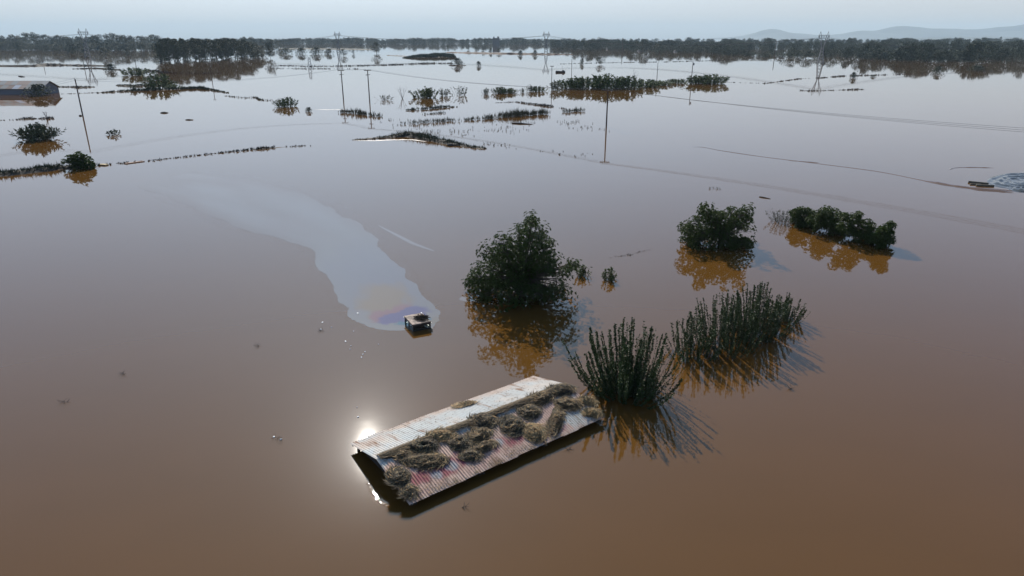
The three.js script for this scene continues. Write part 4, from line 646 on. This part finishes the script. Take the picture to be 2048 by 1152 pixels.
// ---------- pylons, poles, cables ----------
const barGeo = (a, b, t) => { const d = b.clone().sub(a), g = new THREE.BoxGeometry(t, d.length(), t); g.applyQuaternion(new THREE.Quaternion().setFromUnitVectors(V(0, 1, 0), d.clone().normalize())); const m = a.clone().add(b).multiplyScalar(0.5); return g.translate(m.x, m.y, m.z); };
const pylonHeads = [];
function pylon(label, px, z, h, turn, t) {
  const o = thing('lattice_pylon', label, 'pylon', V((px - 1024) / FPX * (z * CP + CAM_H * SP), 0, -z), 'high voltage pylons'); o.rotation.y = turn;
  const wst = 0.52 * h, b = 0.09 * h, w = 0.028 * h, cw = 0.17 * h, bm = 0.87 * h, legs = [], brace = [], head = [];
  for (const sx of [-1, 1]) for (const sz of [-1, 1]) part('leg', barGeo(V(sx * b, -1, sz * b), V(sx * w, wst, sz * w), t), steelMat, o);
  const n = 5; for (let i = 0; i < n; i++) for (const s of [-1, 1]) { const f = (k) => lerp(b, w, k / n), y0 = wst * i / n, y1 = wst * (i + 1) / n, a = f(i), c = f(i + 1); brace.push(barGeo(V(-a, y0, s * a), V(c, y1, s * c), t * 0.6), barGeo(V(a, y0, s * a), V(-c, y1, s * c), t * 0.6), barGeo(V(s * a, y0, -a), V(s * c, y1, c), t * 0.6), barGeo(V(s * a, y0, a), V(s * c, y1, -c), t * 0.6)); }
  part('bracing', mergeGeometries(brace), steelMat, o);
  for (const sx of [-1, 1]) { for (const sz of [-1, 1]) { head.push(barGeo(V(sx * w, wst, sz * w), V(sx * cw * 0.86, bm, sz * w * 0.8), t * 0.9), barGeo(V(sx * w, wst, sz * w), V(sx * cw * 0.42, bm, sz * w * 0.8), t * 0.7)); } for (let i = 0; i < 4; i++) head.push(barGeo(V(sx * lerp(w, cw * 0.86, i / 4), lerp(wst, bm, i / 4), w * 0.8), V(sx * lerp(w, cw * 0.42, (i + 1) / 4), lerp(wst, bm, (i + 1) / 4), w * 0.8), t * 0.5)); head.push(barGeo(V(sx * cw * 0.86, bm, 0), V(sx * cw * 0.7, h, 0), t * 0.8), barGeo(V(sx * cw * 0.45, bm, 0), V(sx * cw * 0.7, h, 0), t * 0.8)); }
  part('cage', mergeGeometries(head), steelMat, o);
  const cross = [barGeo(V(-cw, bm, w * 0.6), V(cw, bm, w * 0.6), t), barGeo(V(-cw, bm, -w * 0.6), V(cw, bm, -w * 0.6), t), barGeo(V(-cw, bm + 0.025 * h, 0), V(cw, bm + 0.025 * h, 0), t * 0.7)]; part('crossarm', mergeGeometries(cross), steelMat, o);
  o.updateMatrixWorld(true); pylonHeads.push([-0.95, 0, 0.95].map((k) => V(k * cw, bm - 0.06 * h, 0).applyMatrix4(o.matrixWorld)));
  for (const k of [-0.95, 0, 0.95]) part('insulator', new THREE.CylinderGeometry(t * 0.7, t * 0.7, 0.06 * h, 6).translate(k * cw, bm - 0.03 * h, 0), steelMat, o);
}
pylon('far left lattice pylon rising above the left treeline', 176, 690, 26, 0.35, 0.34);
pylon('lattice pylon on the horizon right of the poplar grove', 677, 1000, 25.6, 0.1, 0.44);
pylon('lattice pylon in open water left of the hedgerow pole', 1092, 889, 24.8, -0.1, 0.42);
pylon('right lattice pylon before the hills, large mirrored legs', 1640, 520, 22, -0.2, 0.26);
function cable(a, b, sag, rad, label, group) {
  const pts = []; for (let i = 0; i <= 24; i++) { const t = i / 24, p = a.clone().lerp(b, t); p.y -= sag * 4 * t * (1 - t); pts.push(p); }
  solo('overhead_cable', new THREE.TubeGeometry(new THREE.CatmullRomCurve3(pts), 40, rad, 4), wireMat, label, 'cable', group);
}
for (let k = 0; k < 3; k++) {
  cable(pylonHeads[0][k], pylonHeads[1][k], 9, 0.07, 'high cable between the far left pylon and the grove pylon', 'cables of the left pylon span');
  cable(pylonHeads[1][k], pylonHeads[2][k], 6, 0.07, 'high cable between the grove pylon and the open water pylon', 'cables of the middle pylon span');
  cable(pylonHeads[2][k], pylonHeads[3][k], 8, 0.06, 'high cable between the open water pylon and the right pylon', 'cables of the right pylon span');
  cable(pylonHeads[3][k], V(460 + k * 4, 12, -640), 5, 0.055, 'high cable running right from the right pylon into the frame edge', 'cables leaving the right pylon');
  cable(pylonHeads[0][k], V(-760 + k * 4, 18, -700), 6, 0.06, 'high cable running left from the far left pylon', 'cables leaving the left pylon');
}
// timber poles: real height from the top and its mirror image
function pole(label, pxTop, pyTop, pyImage, kind, turn, rad = 0.14, group) {
  const m = mirror(pyTop, pyImage), top = P(pxTop, pyTop, m.z), o = thing('utility_pole', label, 'utility pole', V(top.x, 0, top.z), group); o.rotation.y = turn;
  part('shaft', new THREE.CylinderGeometry(rad * 0.75, rad, m.h + 1, 10).translate(0, (m.h - 1) / 2, 0), poleMat, o);
  const heads = [];
  if (kind) {
    const w = kind === 'small' ? 0.7 : 1.05, arm = part('crossarm', new THREE.BoxGeometry(w * 2, 0.2, 0.16).translate(0, m.h - 0.1, 0.09), poleMat, o);
    for (const k of [-0.93, -0.45, 0.45, 0.93]) { part('insulator', new THREE.LatheGeometry([[0.02, 0], [0.07, 0.03], [0.05, 0.09], [0.07, 0.13], [0.03, 0.2]].map((q) => new THREE.Vector2(...q)), 8).translate(k * w, m.h - 0.03, 0.09), steelMat, arm); }
    if (kind === 'double') { part('crossarm', new THREE.BoxGeometry(1.3, 0.12, 0.1).translate(0.05, m.h - 1.35, 0.09), poleMat, o); part('lamp_arm', barGeo(V(0, m.h - 1.4, 0), V(-0.65, m.h - 1.65, 0.1), 0.06), poleMat, o); }
    o.updateMatrixWorld(true); for (const k of [-0.93, -0.45, 0.93]) heads.push(V(k * w, m.h + 0.17, 0.09).applyMatrix4(o.matrixWorld));
  } else { part('insulator', new THREE.CylinderGeometry(0.06, 0.06, 0.3, 8).translate(0, m.h + 0.1, rad), steelMat, o); part('insulator', new THREE.CylinderGeometry(0.06, 0.06, 0.3, 8).translate(0, m.h - 0.35, rad), steelMat, o); heads.push(V(top.x, m.h + 0.2, top.z), V(top.x, m.h - 0.3, top.z), V(top.x, m.h, top.z)); }
  return { heads, z: m.z, h: m.h };
}
const pA = pole('dark plain pole at the left, beyond the leafy bank bush', 150, 158, 305, null, 0, 0.17), pB = pole('left one of the twin crossarm poles', 682, 140, 246, 'double', 0.1, 0.18), pC = pole('right one of the twin crossarm poles', 735, 140, 257, 'double', 0.1, 0.18), pD = pole('nearest crossarm pole, alone in open water in front of the hedgerow', 1216, 180, 325, 'wide', -0.15, 0.17);
const beyond = (h, p) => h.clone().lerp(p, 1.3), right = pD.heads.map((h, k) => beyond(h, P(2048, 250 + (k - 1) * 4, 91.6))), left = pA.heads.map((h, k) => beyond(h, P(0, 171 + k * 3, 159)));
for (let k = 0; k < 3; k++) {
  cable(pD.heads[k], right[k], 0.9, 0.015, 'low cable running from the nearest crossarm pole out to the right', 'cables right of the nearest pole');
  cable(pC.heads[k], pD.heads[k], 1.2, 0.015, 'low cable between the twin poles and the nearest crossarm pole', 'cables between twin poles and nearest pole');
  cable(pB.heads[k], pC.heads[k], 0.15, 0.015, 'short cable between the twin crossarm poles', 'cables between the twin poles');
  if (k < 2) { cable(pA.heads[k], pB.heads[k], 1.8, 0.015, 'low cable between the plain left pole and the twin poles', 'cables left of the twin poles'); cable(left[k], pA.heads[k], 0.9, 0.015, 'low cable from the left frame edge to the plain left pole', 'cables left of the plain pole'); }
}
pole('thin plain pole in front of the poplar grove', 418, 118, 200, 'small', 0, 0.15);
pole('small crossarm pole in line with the left bank, right of two', 164, 112, 160, 'small', 0, 0.2);
pole('plain pole crossing the long dark bank at the left', 81, 103, 149, null, 0, 0.2);
pole('faint pole near the left edge in front of the treeline', 30, 107, 130, null, 0, 0.2);
pole('small crossarm pole above the green bush on the left', 270, 121, 146, 'small', 0, 0.2);
pole('faint pole between the two ragged trees before the left treeline', 241, 100, 127, null, 0, 0.24);
pole('faint short pole behind the long dark bank', 174, 108, 129, null, 0, 0.22);
pole('hedgerow pole with small crossarm, thin bush at its foot', 1104, 132, 211, 'small', 0, 0.14);
pole('slim bare pole behind the left part of the hedgerow', 1144, 118, 200, null, 0, 0.12);
pole('slim pole behind the low right end of the hedgerow', 1316, 126, 192, null, 0, 0.14);
pole('dark pole with a box near its top, beside the broad hedgerow bush', 1386, 124, 210, null, 0, 0.16);
pole('tall dark far mast in the wood beyond the hedgerow', 1246, 76, 128, null, 0, 0.6); pole('left one of two slim far masts beyond the hedgerow', 1281, 84, 121, null, 0, 0.4); pole('right one of two slim far masts beyond the hedgerow', 1291, 83, 121, null, 0, 0.35);
pole('slim far mast rising over the wood left of the right pylon', 1553, 81, 140, null, 0, 0.4);
{ const m = mirror(124, 210), p = P(1386, 128, m.z), o = solo('pole_box', new RoundedBoxGeometry(0.7, 0.9, 0.5, 2, 0.05), steelMat, 'dark box hung near the top of the hedgerow pole', 'equipment box'); o.position.copy(p).add(V(0.12, 0, 0.35)); }
{ // slanting stay beams: small far lattice mast in the drowned field
  const p = G(620, 137), s = []; for (const k of [-1, 1]) { s.push(barGeo(V(k * 1.2, -0.5, 0), V(k * 0.5, 6.5, 0), 0.22)); for (let i = 0; i < 4; i++) s.push(barGeo(V(k * lerp(1.2, 0.5, i / 4), i * 1.6, 0), V(-k * lerp(1.2, 0.5, (i + 1) / 4), (i + 1) * 1.6, 0), 0.14)); }
  const o = solo('irrigation_frame', mergeGeometries(s), steelMat, 'small dark lattice frame standing among the drowned crop rows', 'frame'); o.position.copy(p);
}
// ---------- left building, hills, floating things ----------
{
  const base = G(43, 189), z = -base.z, o = thing('farm_building', 'long farm building with patched rusty roof at the left edge', 'building', V(0, 0, 0)), s = mpp(z);
  const x1 = base.x + 42 * s, x0 = x1 - 30, zf = base.z, wallH = heightAt(z, 178), dep = 9, ridge = 4.1, r = rng(3);
  const wallMat = new THREE.MeshStandardMaterial({ name: 'grey block wall', color: lin(0.15, 0.16, 0.18), roughness: 0.9 }), tones = [[0.27, 0.25, 0.22], [0.33, 0.24, 0.19], [0.42, 0.43, 0.45], [0.30, 0.285, 0.26], [0.25, 0.17, 0.13]].map((c) => new THREE.MeshStandardMaterial({ name: 'roof sheet', color: lin(...c), roughness: 0.75, side: THREE.DoubleSide }));
  const bx = (x, y, zz, w, h, d) => new THREE.BoxGeometry(w, h, d).translate(x, y, zz);
  part('front_wall', bx((x0 + x1) / 2, wallH / 2 - 0.5, zf, 30, wallH + 1, 0.25), wallMat, o); part('back_wall', bx((x0 + x1) / 2, wallH / 2 - 0.5, zf - dep, 30, wallH + 1, 0.25), wallMat, o);
  const gb = new THREE.Shape([[0, -1], [dep - 0.26, -1], [dep - 0.26, wallH], [dep / 2, ridge - 0.1], [0, wallH]].map((q) => new THREE.Vector2(...q))), gg = new THREE.ExtrudeGeometry(gb, { depth: 0.25, bevelEnabled: false }); gg.rotateY(Math.PI / 2); gg.translate(x1 - 0.25, 0, zf - 0.13); part('gable_wall', gg, wallMat, o);
  const roof = new THREE.Group(); roof.name = 'roof'; o.add(roof);
  for (let k = 0; k < 15; k++) for (let rowN = 0; rowN < 2; rowN++) for (const sd of [0, 1]) {
    const xa = x0 + k * 2.04 + 0.01, xb = xa + 2.02, f0 = rowN / 2, f1 = (rowN + 1) / 2, ez = sd ? zf - dep - 0.5 : zf + 0.5, rz = zf - dep / 2, pt = (f) => [lerp(ridge, wallH + 0.05, f), lerp(rz, ez, f)], [ya, za] = pt(f0), [yb, zb] = pt(f1), up = rowN ? 0 : 0.03;
    const q = new THREE.BoxGeometry(2.02, 0.04, Math.hypot(yb - ya, zb - za) + 0.05); q.rotateX(Math.atan2(ya - yb, Math.abs(zb - za)) * (sd ? -1 : 1)); q.translate((xa + xb) / 2, (ya + yb) / 2 + up, (za + zb) / 2);
    const patchy = fbm(k * 0.6 + 4, rowN * 2 + sd * 7, 2); part('roof_sheet', q, tones[patchy > 0.62 ? 2 : patchy > 0.5 ? 1 : patchy > 0.42 ? 3 : r() < 0.3 ? 4 : 0], roof);
  }
}
{ // hills in the haze
  const hill = (name, label, z, prof, seed, col) => {
    const pos = [], idx = [], n = 150, x0 = prof[0][0], x1 = prof[prof.length - 1][0], s = z / FPX * 1.0; const R = [];
    for (let i = 0; i <= n; i++) { const px = lerp(x0, x1, i / n); let k = 0; while (k < prof.length - 2 && prof[k + 1][0] < px) k++; const t = (px - prof[k][0]) / (prof[k + 1][0] - prof[k][0]), e = t * t * (3 - 2 * t), py = lerp(prof[k][1], prof[k + 1][1], e) + (fbm(px * 0.03 + seed, 1, 4) - 0.5) * 5; R.push([px, Math.max(2, heightAt(z, py))]); }
    for (let i = 0; i <= n; i++) for (let j = -8; j <= 8; j++) { const f = 1 - Math.abs(j) / 8, wv = fbm(i * 0.22 + seed, j * 0.6, 4); pos.push((R[i][0] - 1024) / FPX * z * 1.065 * (1 + j * 0.004), j === -8 || j === 8 ? -3 : R[i][1] * Math.pow(f, 0.8) * (j === 0 ? 1 : 0.62 + 0.45 * wv), -z + j * 130); }
    for (let i = 0; i < n; i++) for (let j = 0; j < 16; j++) { const a = i * 17 + j, b = a + 17; idx.push(a, a + 1, b, a + 1, b + 1, b); }
    const g = new THREE.BufferGeometry(); g.setAttribute('position', new THREE.Float32BufferAttribute(pos, 3)); g.setIndex(idx); g.computeVertexNormals();
    const m = shade(new THREE.Mesh(g, new THREE.MeshStandardMaterial({ name: 'hazy hillside', color: lin(...col), roughness: 1, side: THREE.DoubleSide }))); m.name = name; scene.add(m); m.userData = { kind: 'structure', label };
  };
  hill('hills', 'faint tall hills fading into haze at the right', 10800, [[1380, 78], [1430, 72], [1480, 58], [1520, 66], [1580, 70], [1650, 62], [1710, 53], [1770, 57], [1840, 58], [1890, 53], [1950, 46], [2000, 40], [2060, 37], [2200, 34], [2400, 50], [2600, 76]], 3, [0.10, 0.11, 0.10]);
  hill('foothills', 'lower nearer foothills at the right', 7600, [[1700, 84], [1760, 79], [1800, 74], [1870, 73], [1930, 75], [1990, 80], [2040, 78], [2120, 70], [2300, 82]], 9, [0.09, 0.10, 0.09]);
}
{ // tower block far off
  const z = fwdAt(91), x = (994 - 1024) / FPX * z, o = thing('tower_block', 'blocky dark building on the far horizon left of the open water pylon', 'building', V(x, 0, -z)), m = new THREE.MeshStandardMaterial({ name: 'far concrete', color: lin(0.09, 0.095, 0.1), roughness: 0.9 }), u = z / FPX;
  part('main_block', new THREE.BoxGeometry(13 * u, heightAt(z, 76), 10).translate(0, heightAt(z, 76) / 2, 0), m, o); part('stair_tower', new THREE.BoxGeometry(3.5 * u, heightAt(z, 73), 8).translate(4 * u, heightAt(z, 73) / 2, -1.5), m, o); part('roof_box', new THREE.BoxGeometry(2.4 * u, 3, 6).translate(-4 * u, heightAt(z, 76) + 1.5, 0), m, o);
}
{ // small white houses in the middle distance wood
  const wm = new THREE.MeshStandardMaterial({ name: 'white render', color: lin(0.4, 0.4, 0.39), roughness: 0.8 }), rm = new THREE.MeshStandardMaterial({ name: 'pale roof', color: lin(0.35, 0.3, 0.28), roughness: 0.8 });
  for (const [px, py, w, h, lab] of [[1214, 101, 3, 1.6, 'small white house beyond the umbrella crowned tree'], [1278, 105, 4, 1.6, 'white house between the far masts'], [1351, 106, 4, 1.6, 'white house among the dark trees beyond the hedgerow'], [1168, 98, 3, 1.6, 'tiny white house left in the middle distance wood']]) {
    const p = G(px, py - 2.5), o = thing('far_house', lab, 'house', p, 'white houses in the far wood'); part('wall', new THREE.BoxGeometry(w, h, 4).translate(0, h / 2, 0), wm, o);
    const g = new THREE.CylinderGeometry(0.01, 4.2, 1.8, 4, 1); g.rotateY(Math.PI / 4); g.scale(w / 6, 0.7, 0.7); g.translate(0, h + 0.62, 0); part('roof', g, rm, o);
  }
}
{ // dark boat with a mast
  const p = G(1121, 145), o = thing('small_boat', 'dark drifting boat with a thin mast near the hedgerow crossarm pole', 'boat', p); o.rotation.y = -0.08;
  const dark = new THREE.MeshStandardMaterial({ name: 'dark hull', color: lin(0.02, 0.022, 0.025), roughness: 0.5 }), n = 14, pos = [], idx = [];
  for (let i = 0; i <= n; i++) { const t = i / n, w = 0.85 * Math.pow(Math.sin(Math.PI * (0.12 + 0.88 * t)), 0.6), sh = 0.75 + 0.25 * (1 - t) ** 2; for (const [yy, k] of [[sh, 1], [0.2, 0.85], [-0.3, 0.3]]) { pos.push(lerp(-2.7, 2.6, t), yy, w * k, lerp(-2.7, 2.6, t), yy, -w * k); } }
  for (let i = 0; i < n; i++) { const a = i * 6, b = a + 6; for (const [u, v] of [[0, 2], [2, 4], [4, 5], [5, 3], [3, 1], [1, 0]]) idx.push(a + u, b + u, a + v, a + v, b + u, b + v); }
  idx.push(0, 2, 1, 1, 2, 3, 2, 4, 3, 3, 4, 5);
  const g = new THREE.BufferGeometry(); g.setAttribute('position', new THREE.Float32BufferAttribute(pos, 3)); g.setIndex(idx); g.computeVertexNormals(); dark.side = THREE.DoubleSide; part('hull', g, dark, o);
  part('mast', new THREE.CylinderGeometry(0.05, 0.06, 3, 6).translate(0.9, 2, 0), dark, o); part('cabin', new RoundedBoxGeometry(1.3, 0.6, 1.1, 2, 0.1).translate(1.5, 0.9, 0), dark, o);
}
{ // flat drift things
  const blob = (name, label, cat, px, py, L, W, H, turn, mat, seed) => { const r = rng(seed), g = new THREE.SphereGeometry(1, 14, 8), p = g.attributes.position; for (let i = 0; i < p.count; i++) { const k = 0.8 + 0.45 * fbm(p.getX(i) * 2 + seed, p.getZ(i) * 2 + p.getY(i), 3); p.setXYZ(i, p.getX(i) * k * L, p.getY(i) * k * H, p.getZ(i) * k * W); } g.computeVertexNormals(); const o = solo(name, g, mat, label, cat); o.position.copy(G(px, py)); o.rotation.y = turn; return o; };
  blob('floating_bundle', 'dark flat bundle floating left of the lone round shrub, farther one', 'bundle', 329, 226, 0.95, 0.4, 0.3, 0.05, timberMat, 1); blob('floating_bundle', 'dark flat bundle floating left of the lone round shrub, nearer one', 'bundle', 379, 240, 1.0, 0.3, 0.22, -0.1, timberMat, 2); blob('floating_bundle', 'dark speck floating left of the leaning left pole', 'bundle', 161, 232, 0.35, 0.25, 0.3, 0, timberMat, 3);
  const log = (label, a, b, rad) => { const p = G(...a), q = G(...b), s = new Soup(), m = p.clone().lerp(q, 0.4); p.y = q.y = 0.02; m.y = rad * 0.5; s.tube([p, m, q], [rad, rad * 0.9, rad * 0.35], 7, [0.03, 0.025, 0.02]); solo('floating_log', s.geo(), barkMat, label, 'log'); };
  log('short dark log floating above the leafy row at the right', [1519, 394], [1541, 398], 0.09); log('long thin log lying right of the reed bed', [1024, 247], [1065, 249], 0.2); log('dark log below the long dark bank at the left', [38, 153], [50, 154], 0.35); log('stubby log at the end of the weedy ridge', [895, 292], [908, 292], 0.2);
  const yellow = new THREE.MeshStandardMaterial({ name: 'weathered yellow board', color: lin(0.34, 0.25, 0.12), roughness: 0.8 }), red = new THREE.MeshStandardMaterial({ name: 'rusty board', color: lin(0.2, 0.1, 0.06), roughness: 0.8 });
  const board = (label, a, b, w, t, mat, name = 'floating_board') => { const p = G(...a), q = G(...b), d = q.clone().sub(p), o = solo(name, new RoundedBoxGeometry(d.length(), t, w, 2, t * 0.3), mat, label, 'board'); o.position.copy(p.lerp(q, 0.5)).setY(t * 0.3); o.rotation.y = Math.atan2(-d.z, d.x); };
  board('pale yellow board drifting right of the left bush', [200, 330], [214, 331], 0.7, 0.22, yellow); board('long rusty board in the weed line right of the yellow board', [250, 328], [288, 323], 0.5, 0.14, red);
  const beam = new THREE.MeshStandardMaterial({ name: 'sawn timber', color: lin(0.10, 0.085, 0.06), roughness: 0.8 });
  board('longest floating beam beside the whirl at the right edge', [1936, 365], [1977, 369], 0.28, 0.3, beam, 'floating_beam'); board('short beam tucked behind the middle of the beam stack', [1940, 369.5], [1962, 370], 0.2, 0.2, beam, 'floating_beam'); board('lowest floating beam, touching the whirl', [1952, 372], [1988, 373], 0.25, 0.26, beam, 'floating_beam');
  // whirl of broken water and the wake line leading to it
  const wave = (label, cx, cy, rx, ry, seed, H) => { const nr = 26, na = 90, pos = [], idx = []; for (let i = 0; i <= nr; i++) for (let k = 0; k <= na; k++) { const a = k / na * 6.2832, t = i / nr, q = G(cx + Math.cos(a) * rx * t, cy + Math.sin(a) * ry * t), sw = Math.sin(t * 26 + a * 2 + 6 * fbm(Math.cos(a) * 2 + seed, Math.sin(a) * 2 + t * 4, 3)); q.y = 0.006 + (1 - t) * 0.01 + H * (1 - t ** 3) * t * (0.5 + 0.5 * sw) * (0.4 + fbm(q.x * 0.9, q.z * 0.9, 3)); if (i === nr) q.y = -0.02; pos.push(q.x, q.y, q.z); } for (let i = 0; i < nr; i++) for (let k = 0; k < na; k++) { const a = i * (na + 1) + k, b = a + na + 1; idx.push(a, a + 1, b, a + 1, b + 1, b); } const g = new THREE.BufferGeometry(); g.setAttribute('position', new THREE.Float32BufferAttribute(pos, 3)); g.setIndex(idx); g.computeVertexNormals(); return solo('water_whirl', g, new THREE.MeshPhysicalMaterial({ name: 'stirred water', color: lin(0.035, 0.032, 0.024), roughness: 0.12, ior: 1.333, side: THREE.DoubleSide }), label, 'whirl', null, 'stuff'); };
  wave('whirling patch of broken water at the right frame edge', 2045, 362, 72, 17, 4, 0.4); wave('second arc of broken water below the whirl', 2060, 376, 45, 10, 8, 0.35);
  const ripple = (label, pts, w, H) => { const P3 = pts.map((q) => G(...q)), c = new THREE.CatmullRomCurve3(P3), n = 80, pos = [], idx = []; for (let i = 0; i <= n; i++) { const t = i / n, q = c.getPoint(t), d = c.getTangent(t), k = (0.25 + 1.2 * fbm(t * 9 + H * 50, 2, 3)) * Math.min(1, Math.min(t, 1 - t) * 8); [-1, -0.4, 0, 0.4, 1].forEach((u, j) => pos.push(q.x - d.z * u * w * k, [-0.01, 0.55, 1, 0.5, -0.01][j] * H * k, q.z + d.x * u * w * k)); } for (let i = 0; i < n; i++) for (let j = 0; j < 4; j++) { const a = i * 5 + j, b = a + 5; idx.push(a, b, a + 1, a + 1, b, b + 1); } const g = new THREE.BufferGeometry(); g.setAttribute('position', new THREE.Float32BufferAttribute(pos, 3)); g.setIndex(idx); g.computeVertexNormals(); const m = waterMat.clone(); m.side = THREE.DoubleSide; m.map = m.bumpMap = null; m.color.copy(WATER); solo('wake_ripple', g, m, label, 'ripple', null, 'stuff'); };
  ripple('long thin wake line running to the whirl', [[1382, 295], [1400, 294], [1440, 301], [1520, 313], [1640, 328], [1760, 344], [1840, 360], [1900, 372], [2000, 379], [2046, 384]], 0.22, 0.07); ripple('dark thick part of the wake before the whirl', [[1842, 360], [1880, 367], [1930, 375], [1990, 381], [2030, 383]], 0.6, 0.16); ripple('short side ripple above the wake', [[1575, 321], [1605, 323], [1640, 326]], 0.2, 0.07); ripple('curved ripple loop left of the whirl', [[1897, 340], [1910, 336], [1940, 335], [1990, 336]], 0.25, 0.08); ripple('lower thin ripple under the wake', [[1944, 380], [1985, 383], [2030, 386]], 0.2, 0.07);
  // sparkling disturbed water at the left gable
  { const pos = [], idx = [], n = 70, r = rng(8); for (let i = 0; i <= n; i++) for (let j = 0; j <= n; j++) { const px = lerp(726, 806, i / n), py = lerp(944, 1022, j / n), q = G(px, py), dx = (px - 764) / 36, dy = (py - 986 - (px - 768) * 0.6) / 32, k = Math.max(0, 1 - dx * dx - dy * dy); q.y = -0.001 + 0.0025 * Math.min(1, k * 2) + 0.0021 * Math.min(1, k * 2.5) * Math.max(0, Math.min(1, (fbm(q.x * 5 + 2, q.z * 7, 3) - 0.46) * 7)) * (Math.sin(q.x * 26 + 5 * fbm(q.x * 4, q.z * 4, 2)) * Math.sin(q.z * 31 + 4 * fbm(q.x * 3 + 9, q.z * 3, 2)) + fbm(q.x * 9, q.z * 9, 3)); pos.push(q.x, q.y, q.z); } for (let i = 0; i < n; i++) for (let j = 0; j < n; j++) { const a = i * (n + 1) + j, b = a + n + 1; idx.push(a, a + 1, b, a + 1, b + 1, b); } const g = new THREE.BufferGeometry(); g.setAttribute('position', new THREE.Float32BufferAttribute(pos, 3)); g.setIndex(idx); g.computeVertexNormals(); const m = waterMat.clone(); m.side = THREE.DoubleSide; m.map = m.bumpMap = null; m.color.copy(WATER).multiplyScalar(0.9); solo('sparkling_ripples', g, m, 'patch of sparkling ripples beside the left shed gable', 'ripples', null, 'stuff'); }
  // small scraps
  const white = new THREE.MeshStandardMaterial({ name: 'white plastic scrap', color: lin(0.8, 0.8, 0.78), roughness: 0.4 });
  const scraps = [[715, 627, 6, 2], [645, 645, 6, 2], [642, 659, 4, 2], [663, 655, 2.5, 1.5], [691, 683, 5, 2], [702, 692, 2.5, 1.5], [700, 699, 2.5, 1.5], [730, 704, 3, 1.6], [726, 709, 3, 1.6], [723, 715, 3.5, 1.8], [757, 689, 2, 1.4], [707, 663, 2.5, 1.2], [716, 834, 4, 3], [714, 815, 2, 1.3], [548, 874, 5, 2.5], [562, 879, 5, 2]];
  scraps.forEach(([x, y, w, h], i) => { const p = G(x, y), s = mpp(-p.z) * 0.5, g = new THREE.SphereGeometry(1, 10, 6), q = g.attributes.position; for (let k = 0; k < q.count; k++) { const f = 0.75 + 0.5 * fbm(q.getX(k) * 2 + i * 3, q.getZ(k) * 2, 2); q.setXYZ(k, q.getX(k) * w * s * f, q.getY(k) * 0.03 * f, q.getZ(k) * h * s * 1.6 * f); } g.computeVertexNormals(); const o = solo('floating_scrap', g, white, 'small white scrap floating between the tractor and the shed', 'scrap', 'white floating scraps'); o.position.copy(p).setY(0.012); o.rotation.y = i * 1.3; });
  const tw = (label, x, y, w, seed) => { const r = rng(seed), s = new Soup(), p = G(x, y), k = w * mpp(-p.z); for (let i = 0; i < 9; i++) { const a = (r() - 0.5) * k, d = V(r() - 0.5, r() * 0.5, r() - 0.5).normalize(), q = V(a, 0.01, (r() - 0.5) * k * 0.5); s.tube([q, q.clone().addScaledVector(d, 0.12 + r() * 0.25)], [0.009, 0.004], 4, [0.045, 0.038, 0.03]); } const o = solo('floating_twigs', s.geo(), barkMat, label, 'twigs'); o.position.copy(p); };
  tw('few floating twigs in the open water left of the tractor', 514, 692, 18, 1); tw('dark twigs next to the white scraps left of the tractor', 641, 662, 10, 2); tw('twigs with pale ends floating left of the shed', 556, 878, 22, 3); tw('small twigs floating just below the shed front', 928, 1015, 10, 4); tw('tiny twigs in open water at the right', 1580, 778, 9, 5); tw('tiny twigs far left in the open water', 247, 748, 8, 6); tw('faint twigs low at the left', 130, 805, 16, 7); tw('small twigs floating near the shed right corner', 1138, 899, 8, 8);
}
renderer.render(scene, camera);
